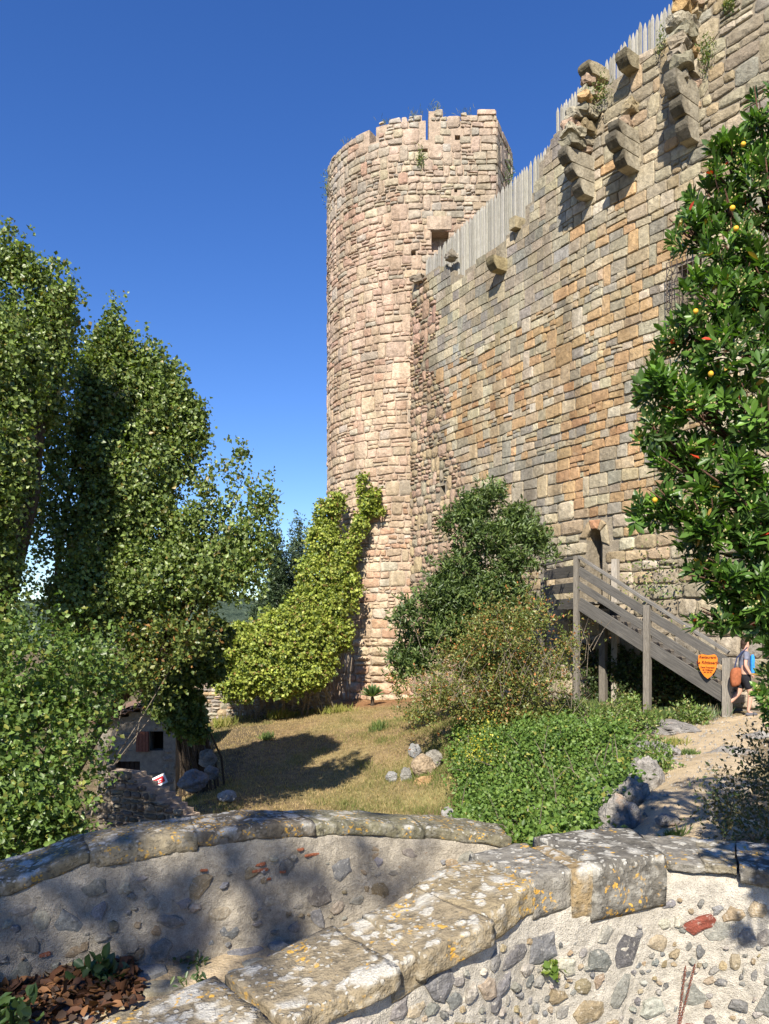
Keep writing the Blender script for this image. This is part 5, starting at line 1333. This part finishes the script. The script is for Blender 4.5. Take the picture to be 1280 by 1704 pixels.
# ------------------------------------------------------------------ grass and small plants
def blades(name, X, Y, Z, h, cols, rng, mat=M_blade, w=.012, lean=.5, parent=None):
    n = len(X); pos = np.stack([X, Y, Z - .02], 1); ax = rng.normal(size=(n, 3)) * lean + np.array([0, 0, 1.2])
    nr = rng.normal(size=(n, 3)) + np.array([0, -1, .2])
    return build_leaves(name, pos, ax, nr, h, w, cols, mat, parent, False, .1)
n = 190000; X = rng.uniform(-6.5, 3.4, n); Y = rng.uniform(12.5, 30, n) ; Y = 12.5 + (Y - 12.5)
Z0 = np.concatenate([gz(X[i:i + 20000], Y[i:i + 20000]) for i in range(0, n, 20000)])
Q = np.stack([X, Y, X * 0], 1); Z0 += .05 * wn_(Q, 1.6, 3) + .02 * wn_(Q, 6, 4)
u_, v_ = CX + X / Y * F, VH - Z0 / Y * F
gr = wn_(Q, .9, 31) + .6 * wn_(Q, 3.3, 32)
kp = (u_ > 262) & (u_ < 770) & (v_ > 1178) & (v_ < 1400) & (rng.random(n) < .22 + .75 * np.clip(gr + .2, 0, 1)); X, Y, Z0, gr = X[kp], Y[kp], Z0[kp], gr[kp]; n = len(X)
green = np.clip(.2 + .9 * gr + rng.normal(size=n) * .25, 0, 1)[:, None]
cl_ = (np.array([.36, .265, .14]) * (1 - green) + np.array([.115, .145, .04]) * green) * rng.uniform(.7, 1.3, n)[:, None]
tag(blades('lawn_grass', X, Y, Z0, .07 + .05 * rng.random(n) + .05 * np.clip(gr, 0, 1), cl_, rng, w=.014, lean=.8), 'short dry grass covering the slope below the tower', 'grass', kind='stuff')
tn = 0
def tuft(u, v, Y, ru, n, h, cols, label, name='grass_tuft', cat='grass', w=.014, lean=.45, mat=M_blade):
    rg = np.random.default_rng(int(u * 7 + v)); c = P(u, v, Y); r = ru / F * Y
    X = c.x + rg.normal(size=n) * r * .5; Yy = c.y + rg.normal(size=n) * r * .4; Z = gz(X, Yy) + .03
    pl = np.array(cols); cl = pl[rg.integers(0, len(cols), n)] * rg.uniform(.75, 1.25, n)[:, None]
    return tag(blades(name, X, Yy, Z, h * rg.uniform(.5, 1.2, n), cl, rg, mat, w, lean), label, cat)
GG = [(.11, .16, .05), (.16, .2, .06), (.09, .13, .05)]; YG = [(.24, .24, .06), (.18, .2, .05), (.3, .26, .1)]
tuft(370, 1200, 25.8, 22, 260, .38, YG, 'yellow-green grass tuft under the left end of the ivy mound', w=.03)
tuft(465, 1188, 26.4, 22, 240, .34, YG, 'yellow-green grass tuft in front of the ivy mound', w=.03)
tuft(560, 1180, 26.4, 24, 240, .34, YG, 'pale grass clump at the left foot of the tower', w=.03)
tuft(630, 1215, 22, 12, 160, .35, GG, 'green iris-like clump on the slope below the yucca', w=.03)
tuft(445, 1215, 22.5, 9, 140, .25, GG, 'small green weed clump alone on the dry lawn', w=.03)
tuft(300, 1355, 13.5, 16, 240, .28, GG, 'green grass tuft between broken wall and parapet')
tuft(385, 1352, 14.5, 20, 200, .16, YG, 'short sunlit grass behind the curved parapet')
tuft(1160, 1190, 16.8, 30, 520, .30, [(.13, .19, .10), (.17, .21, .12), (.22, .2, .12)], 'bluish-green lavender-like clump at the foot of the lowest stair post', 'lavender_clump', 'plant', .02, .35)
tuft(1100, 1180, 17.8, 20, 300, .26, GG, 'bright green weeds between the two lower stair posts', 'weed_clump', 'plant', .05, .6)
tuft(1145, 1250, 12.2, 12, 160, .14, GG, 'small green plant growing in the middle of the sandy path', 'weed_clump', 'plant', .03, .7)
tuft(1115, 1392, 7.3, 18, 120, .14, GG, 'small weeds behind the big grey coping stone', 'weed_clump', 'plant', .02)
tuft(1240, 1395, 6.4, 30, 260, .22, [(.2, .22, .08), (.28, .28, .12)], 'pale stalky weeds behind the parapet at the right edge', 'weed_clump', 'plant', .02)
tuft(980, 1180, 19, 30, 420, .28, GG, 'green weeds around the base of the landing post', 'weed_clump', 'plant', .04, .6)
tuft(1120, 1235, 13.2, 24, 200, .16, YG, 'dry grass between the rock slabs at the top of the path')
tuft(640, 1352, 13.8, 8, 130, .16, GG, 'small bright green weed behind the parapet crest', 'weed_clump', 'plant', .03)
for q, (x, v, Y, r_, lab) in enumerate(((940, 1185, 18.6, 26, 'leafy weeds in front of the landing post'), (1010, 1205, 16.5, 30, 'green weeds where the ivy meets the dry earth'), (1045, 1185, 18.8, 22, 'weeds beside the middle stair post'), (890, 1200, 17.2, 30, 'tall weeds between rose bush and ivy'), (1072, 1225, 14.6, 18, 'weeds above the pale rock slab'), (1150, 1205, 15.6, 24, 'sparse weeds at the top of the sandy path'), (1090, 1290, 10.8, 14, 'leafy weed spilling over the path rocks'))):
    p = P(x, v, Y); sp2 = thing('weed_plant', on(p.x, p.y), lab, 'weeds')
    crown('foliage', [(p.x, p.y, gz1(p.x, p.y) + .12, r_ / F * Y, .35, .2)], sp2, M_leaf, 200, 7, .16, .07, .035, [(3, (.10, .16, .035)), (2, (.14, .19, .045)), (1, (.2, .19, .06))], 700 + q, up=.9, out=.5, lump=.5, long=.6, back=1)
rg = np.random.default_rng(91); m = 1400; Yp = rg.uniform(5.5, 17, m); Xp = np.interp(Yp, [5.2, 7.4, 9, 11.2, 13.6, 16.6], [1.9, 2.78, 3.46, 4.4, 5.6, 7.6]) + rg.normal(size=m) * .6
Zp = gz(Xp, Yp) + .05 * wn_(np.stack([Xp, Yp, Xp * 0], 1), 1.6, 3) + .02 * wn_(np.stack([Xp, Yp, Xp * 0], 1), 6, 4) + .04; V, Fc, cc = [], [], []
for i in range(m):
    r = rg.uniform(.006, .03); c = np.array([Xp[i], Yp[i], Zp[i]]); b = len(V); g_ = rg.uniform(.7, 1.3)
    for k in range(5): t = k * 1.257 + rg.uniform(-.3, .3); V.append(c + [math.cos(t) * r, math.sin(t) * r, -.01])
    V.append(c + [0, 0, r * .8]); cc += [(.34 * g_, .31 * g_, .26 * g_)] * 6
    Fc += [(b + k, b + (k + 1) % 5, b + 5) for k in range(5)]
tag(obj('gravel', V, Fc, M_rock, None, cc), 'loose pebbles scattered over the sandy path', 'gravel', kind='stuff')
# yucca
yc = thing('yucca_plant', on(-.43, 27.6), 'spiky yucca rosette at the foot of the tower', 'yucca')
rg = np.random.default_rng(3); m = 70; th_ = rg.uniform(0, 6.28, m); el = rg.uniform(.15, 1.4, m)
c = P(620, 1160, 27.6); pos = np.tile(np.array(c), (m, 1)); ax = np.stack([np.cos(th_) * np.cos(el), np.sin(th_) * np.cos(el), np.sin(el)], 1)
for i in range(m):
    build_leaves('leaf', pos[i:i + 1], ax[i:i + 1], np.array([[0, -.6, .8]]), .5, .06, np.array([[.07, .12, .04]]) * rg.uniform(.7, 1.5), M_gloss, yc, True)
V, Fc = tube([on(-.43, 27.6, -.1), tuple(c)], [.08, .06], 6); obj('stem', V, Fc, M_bark, yc)
# plants in the wall tops and faces
def sprig(pos, n, r, L, W, cols, label, name='weed_foliage', cat='plant', mat=M_leaf, up=.6, seed=0):
    rg = np.random.default_rng(seed); p = np.array(pos) + rg.normal(size=(n, 3)) * r; cl = np.array(cols)[rg.integers(0, len(cols), n)] * rg.uniform(.75, 1.25, n)[:, None]
    return tag(build_leaves(name, p, rg.normal(size=(n, 3)) + np.array([0, -.2, up]), rg.normal(size=(n, 3)) * .6 + np.array([0, -.6, .6]), L * rg.uniform(.6, 1.2, n), W, cl, mat, None, True), label, cat)
WG_ = [(.08, .13, .03), (.12, .16, .04), (.18, .19, .06)]
sprig(S_wall(sx(1218), zs_at(1218, 8)[1], .1), 160, (.08, .08, .12), .1, .03, WG_, 'green tuft growing from the wall top at the upper right', seed=1)
sprig(S_wall(sx(1182), zs_at(1182, 92)[1], .15), 170, (.1, .1, .2), .1, .03, WG_, 'grey-green weed in the joint beside the right-hand corbel', seed=2)
sprig(S_wall(sx(1012), zs_at(1012, 160)[1], .3), 160, (.12, .1, .2), .09, .03, WG_, 'dry weeds between the left and middle corbels', seed=3)
sprig(S_wall(sx(1107), zs_at(1107, 72)[1], .2), 90, (.06, .06, .16), .08, .03, WG_, 'small yellowish weed on the wall top between two corbels', seed=4)
sprig(S_tf(-st_x(700), 17.5, .1), 130, (.08, .05, .25), .12, .03, WG_, 'weed growing from the tower face under the parapet slit', seed=5)
sprig(S_tf(-st_x(846), 17.3, .15) + Vector((.3, .6, 0)), 160, (.12, .12, .45), .12, .04, [(.07, .11, .03)], 'dark ivy fringe on the shaded right side of the tower top', seed=6)
sprig(S_tf(-st_x(549), 18.0, .1), 130, (.1, .2, .35), .12, .03, WG_, 'weeds on the left rim of the tower', seed=7)
for i, x in enumerate((575, 640, 690, 726, 775)):
    sprig(S_tf(-st_x(x), topT(-st_x(x)) + .08, -.2), 40, (.12, .1, .08), .22, .012, [(.25, .24, .1), (.12, .15, .05)], ['dry grass on the left shoulder of the tower rim', 'dry grass left of the tower rim slit', 'short grass on the tower rim beside the middle slit', 'weed tuft on the highest block of the tower rim', 'thin grass stalks on the right of the tower rim'][i], 'rim_grass', 'grass', M_blade, 2.0, 20 + i)
sprig(S_wall(sx(1110), zs_at(1110, 965)[1], .1), 420, (.5, .35, .35), .09, .05, WG_, 'creeper growing over the wall behind the stair rail', 'wall_creeper', 'creeper', seed=8)
sprig(nw.S(so(915), -1.04, .03), 26, (.018, .008, .012), .028, .024, [(.16, .22, .03), (.10, .16, .03)], 'little green plant sprouting from the near parapet face', seed=9)
sprig(nw.S(so(1290), -1.42, .05), 520, (.10, .03, .06), .022, .016, [(.12, .2, .03), (.09, .15, .03)], 'clump of tiny leaves at the lower right of the near parapet', seed=10)
for (x, v, Y, lab, sd_) in ((165, 1618, 3.45, 'dark leafy plant rooted at the foot of the curved parapet', 11), (15, 1690, 3.0, 'broad-leaved plant in the shade at the bottom left corner', 12)):
    p = P(x, v, Y); sprig((p.x, p.y, max(p.z, -1.56)), 46, (.045, .035, .025), .075, .04, [(.05, .09, .03), (.07, .12, .04)], lab, 'leafy_plant', seed=sd_)
for (x, v, Y, lab, sd_) in ((318, 1635, 3.35, 'small weed between the lane stones', 13), (325, 1600, 3.7, 'grassy weed at the lane edge', 14)):
    p = P(x, v, Y); sprig((p.x, p.y, max(p.z, -1.57)), 30, (.04, .03, .01), .04, .015, [(.05, .09, .03), (.09, .12, .04)], lab, seed=sd_)
# drift of dead leaves
m = 1500; x = rng.uniform(-2.3, -.6, m); y = np.array([0.0] * m)
for i in range(m):
    s_ = rng.uniform(so2(-80), so2(215)); p = fw.S(s_, 0, abs(rng.normal()) * .17 + .02); x[i], y[i] = p.x, p.y
pos = np.stack([x, y, -1.57 + .05 * rng.random(m)], 1); pal_ = np.array([(.14, .065, .035), (.10, .05, .03), (.22, .11, .05), (.06, .04, .03)])
tag(build_leaves('dead_leaves', pos, rng.normal(size=(m, 3)) * np.array([1, 1, .35]), rng.normal(size=(m, 3)) * .5 + np.array([0, 0, .8]), .065 * rng.uniform(.5, 1.3, m), .035, pal_[rng.integers(0, 4, m)], M_deadleaf, None, True), 'drift of curled brown dead leaves at the foot of the curved parapet', 'dead leaves', kind='stuff')

# rusty chain on the near parapet
ch = thing('rusty_chain', nw.S(so(1130), -1.3, .03), 'rusty doubled chain hanging down the face of the near parapet', 'chain')
a, b1 = nw.S(so(1152), -1.075, .022), nw.S(so(1124), -1.30, .03); a2 = nw.S(so(1138), -1.085, .02)
for (p, q) in ((a, b1), (a2, b1)):
    nl = 26
    for i in range(nl):
        c = p.lerp(q, (i + .5) / nl); d = (q - p).normalized(); sd = d.cross(nw.at(so(1138))[2]).normalized(); o2 = sd if i % 2 else nw.at(so(1138))[2]
        ring = [c + d * math.cos(t) * .0062 + o2 * math.sin(t) * .0035 for t in np.linspace(0, 2 * math.pi, 8)]
        V, Fc = tube(ring, .0011, 4, False); obj('link', V, Fc, M_rust, ch)
V, Fc = rbox(nw.S(so(1115), -1.315, .03), nw.at(so(1115))[1], nw.at(so(1115))[2], Z_, .03, .012, .012, 2, 2, 2, 8, .001); obj('bracket', V, Fc, M_rust, ch)

# ------------------------------------------------------------------ strawberry tree on the right, near
at = thing('strawberry_tree', on(2.9, 3.9), 'glossy-leaved tree with yellow fruit framing the right side of the picture', 'tree')
def al(u, v, Y, ru, rv): return lobe(u, v, Y * .85, ru, rv)
LAR = [al(1265, 215, 4.9, 38, 62), al(1215, 270, 4.8, 40, 52), al(1270, 330, 4.8, 60, 70), al(1180, 330, 4.8, 45, 45), al(1150, 385, 4.8, 42, 28), al(1215, 420, 4.7, 55, 55), al(1275, 480, 4.6, 55, 80), al(1195, 500, 4.6, 62, 55), al(1145, 560, 4.7, 45, 48), al(1230, 590, 4.5, 65, 60),
       al(1100, 640, 4.7, 50, 42), al(1160, 670, 4.6, 60, 55), al(1250, 700, 4.5, 60, 70), al(1085, 720, 4.7, 40, 30), al(1125, 770, 4.7, 60, 45), al(1200, 790, 4.6, 60, 60), al(1105, 850, 4.7, 58, 40), al(1180, 880, 4.6, 60, 50), al(1255, 860, 4.5, 55, 70), al(1220, 960, 4.6, 60, 40), al(1270, 1000, 4.6, 50, 60), al(1200, 1030, 4.7, 45, 22), al(1262, 1030, 4.7, 30, 24), al(1284, 1150, 4.7, 16, 44), al(1225, 985, 4.7, 50, 30), al(1290, 900, 4.7, 60, 90), al(1302, 1100, 4.7, 24, 50), al(1300, 1170, 4.7, 24, 34), al(1165, 945, 4.6, 30, 18)]
LOFF = [(2.75, 3.9, .5, .6, .6, 1.4), (2.9, 3.9, 2.1, .7, .7, 1.2), (.86, 1.0, .60, .15, .22, .22), (1.2, 1.1, .85, .3, .3, .3)]
def rosettes(lobes, dens, seed, back=.5, kmin=8, kmax=13, L=.085, W=.03, gap=None):
    rg = np.random.default_rng(seed); Pp, Nn = sample_lobes(lobes, dens, rg, .45, .2, 2.5, back, seed, gap)
    n = len(Pp); k = kmax; pos, ax, nr, col = [], [], [], []
    d = Nn * .7 + np.array([0, -.1, .75]) + rg.normal(size=(n, 3)) * .4; d /= np.linalg.norm(d, axis=1, keepdims=True)
    e1 = np.cross(d, rg.normal(size=(n, 3))); e1 /= np.linalg.norm(e1, axis=1, keepdims=True); e2 = np.cross(d, e1)
    base = rg.uniform(.75, 1.2, n); pal_ = np.array([(.075, .15, .025), (.10, .19, .03), (.055, .11, .022), (.045, .085, .02)]); tone = rg.choice(4, n, p=[.35, .25, .25, .15])
    for j in range(k):
        t = j * 2.4 + rg.uniform(-.3, .3, n); el = .35 + .75 * (j / k) + rg.uniform(-.15, .15, n)
        rad = e1 * np.cos(t)[:, None] + e2 * np.sin(t)[:, None]
        a = rad * np.cos(el)[:, None] + d * np.sin(el)[:, None]; nn = d * np.cos(el)[:, None] - rad * np.sin(el)[:, None]
        pos.append(Pp - d * (.05 * (1 - j / k)) + rad * .006); ax.append(a + rg.normal(size=(n, 3)) * .12); nr.append(nn)
        col.append(pal_[tone] * (base * rg.uniform(.8, 1.25, n))[:, None])
    pos, ax, nr, col = [np.stack(q, 1).reshape(-1, 3) for q in (pos, ax, nr, col)]
    return pos, ax, nr, col, Pp, d
pos, ax, nr, col, rp_, rd_ = rosettes(LAR, 125, 501, gap=(7, .75))
m = len(pos); LL = .068 * np.random.default_rng(1).uniform(.7, 1.25, m)
rgs = np.random.default_rng(2); redm = rgs.random(m) < .003; col[redm] = (.45, .05, .02); ylm = rgs.random(m) < .004; col[ylm] = (.35, .22, .05)
u_ = CX + pos[:, 0] / pos[:, 1] * F; v_ = VH - pos[:, 2] / pos[:, 1] * F
front = np.where((u_ < 1275) & (pos[:, 1] < 3.9), pos[:, 1], 99); order = np.argsort(front); pick_ = order[:300]; mask = np.ones(m, bool); mask[pick_] = False
build_leaves('crown', pos[mask], ax[mask], nr[mask], LL[mask], LL[mask] * .36, col[mask], M_gloss, at, True, .12)['kind'] = 'stuff'
for i in pick_: build_leaves('leaf', pos[i:i + 1], ax[i:i + 1], nr[i:i + 1], LL[i:i + 1], LL[i:i + 1] * .36, col[i:i + 1], M_gloss, at, True, .12)
p2, a2_, n2_, c2_, _, _ = rosettes(LOFF, 45, 502, .8)
build_leaves('outer_crown', p2, a2_, n2_, .085, .03, c2_, M_gloss, at, True, .12)['kind'] = 'stuff'
# flower buds: pale hanging clusters
rg = np.random.default_rng(6); nb_ = 650; ix = rg.integers(0, len(rp_), nb_); bp = np.repeat(rp_[ix] + rd_[ix] * .02, 7, 0) + rg.normal(size=(nb_ * 7, 3)) * np.array([.016, .016, .02])
build_leaves('flower_buds', bp, rg.normal(size=(len(bp), 3)) * .4 + np.array([0, 0, -1]), rg.normal(size=(len(bp), 3)), .012, .010, np.tile(np.array([[.34, .30, .12]]), (len(bp), 1)) * rg.uniform(.7, 1.3, (len(bp), 1)), M_leaf, at, True, .4)['kind'] = 'stuff'
for (u, v, Y) in ((1225, 380, 4.35), (1219, 346, 4.35), (1283, 345, 4.4), (1158, 518, 4.4), (1237, 240, 4.6), (1183, 622, 4.3), (1090, 832, 4.4)):
    c = P(u, v, Y * .84); V, Fc = rbox(c, X_, Y_, Z_, .0125, .0125, .013, 6, 6, 6, 2.0, .001, u, 40); obj('fruit', V, Fc, M_fruit, at, None, True)
g = Geo(); rr = random.Random(8); root = Vector(on(2.9, 3.9)); hub = Vector((2.65, 4.0, 0.2))
V, Fc = tube([root - Z_ * .2, Vector((2.85, 4.0, -1)), hub], [.13, .11, .09], 9); g.add(V, Fc)
hub2 = Vector((2.45, 4.1, 1.4)); V, Fc = tube([hub, hub2], [.085, .06], 8); g.add(V, Fc)
for l in LAR:
    c = Vector(l[:3]); s0_ = hub if c.z < 1.2 else hub2; mid = s0_.lerp(c, .5) + Vector((rr.uniform(-.1, .1), rr.uniform(-.1, .1), -.08))
    V, Fc = tube([s0_, mid, c], [.035, .02, .008], 5); g.add(V, Fc)
    for _ in range(9):
        e = c + Vector((rr.uniform(-1, 1) * l[3], rr.uniform(-1, .6) * l[4], rr.uniform(-.8, 1) * l[5])) * .9; a = mid.lerp(c, rr.uniform(.4, 1))
        V, Fc = tube([a, a.lerp(e, .5) + Z_ * -.02, e], [.008, .006, .003], 4); g.add(V, Fc)
g.obj('trunk', M_stemred, at, True)
# dark bush below it
LD = [lobe(1250, 1330, 6.6, 60, 55), lobe(1290, 1270, 6.8, 50, 60), lobe(1240, 1380, 6.2, 50, 30), lobe(1210, 1360, 6.8, 22, 40)]
tree('shaded_bush', 'dark twiggy bush in shade behind the parapet at the right edge', 'bush', on(3.4, 6.9), LD, .04, [(3, (.045, .065, .02)), (2, (.08, .07, .03)), (1, (.13, .11, .05))], 150, 9, .16, .045, .02, 510, up=.3, gap=(5, .5), lump=.3, bark=M_twig, split=.2)

# trees behind and left of the camera whose shade falls across the lane
tree('shade_tree', 'broadleaved tree behind the lane whose shade dapples the curved parapet', 'tree', (-3.6, -6.5, -1.7), [(-4.6, -6.2, 7.5, .55, .9, .45), (-3.4, -5.9, 7.9, .3, .7, .3), (-5.6, -5.5, 7.0, .9, 1.3, 1.0), (-2.9, -6.0, 7.0, .28, .6, .28), (-3.7, -6.1, 6.9, .42, .6, .2), (-2.35, -6.2, 7.3, .22, .5, .2), (-4.2, -6.2, 8.3, .8, .7, .3), (-3.2, -6.2, 8.4, .5, .6, .2)], .2, PC, 22, 10, .3, .12, .11, 601, up=.3, gap=(2.4, .05), lump=.3, back=1.0)
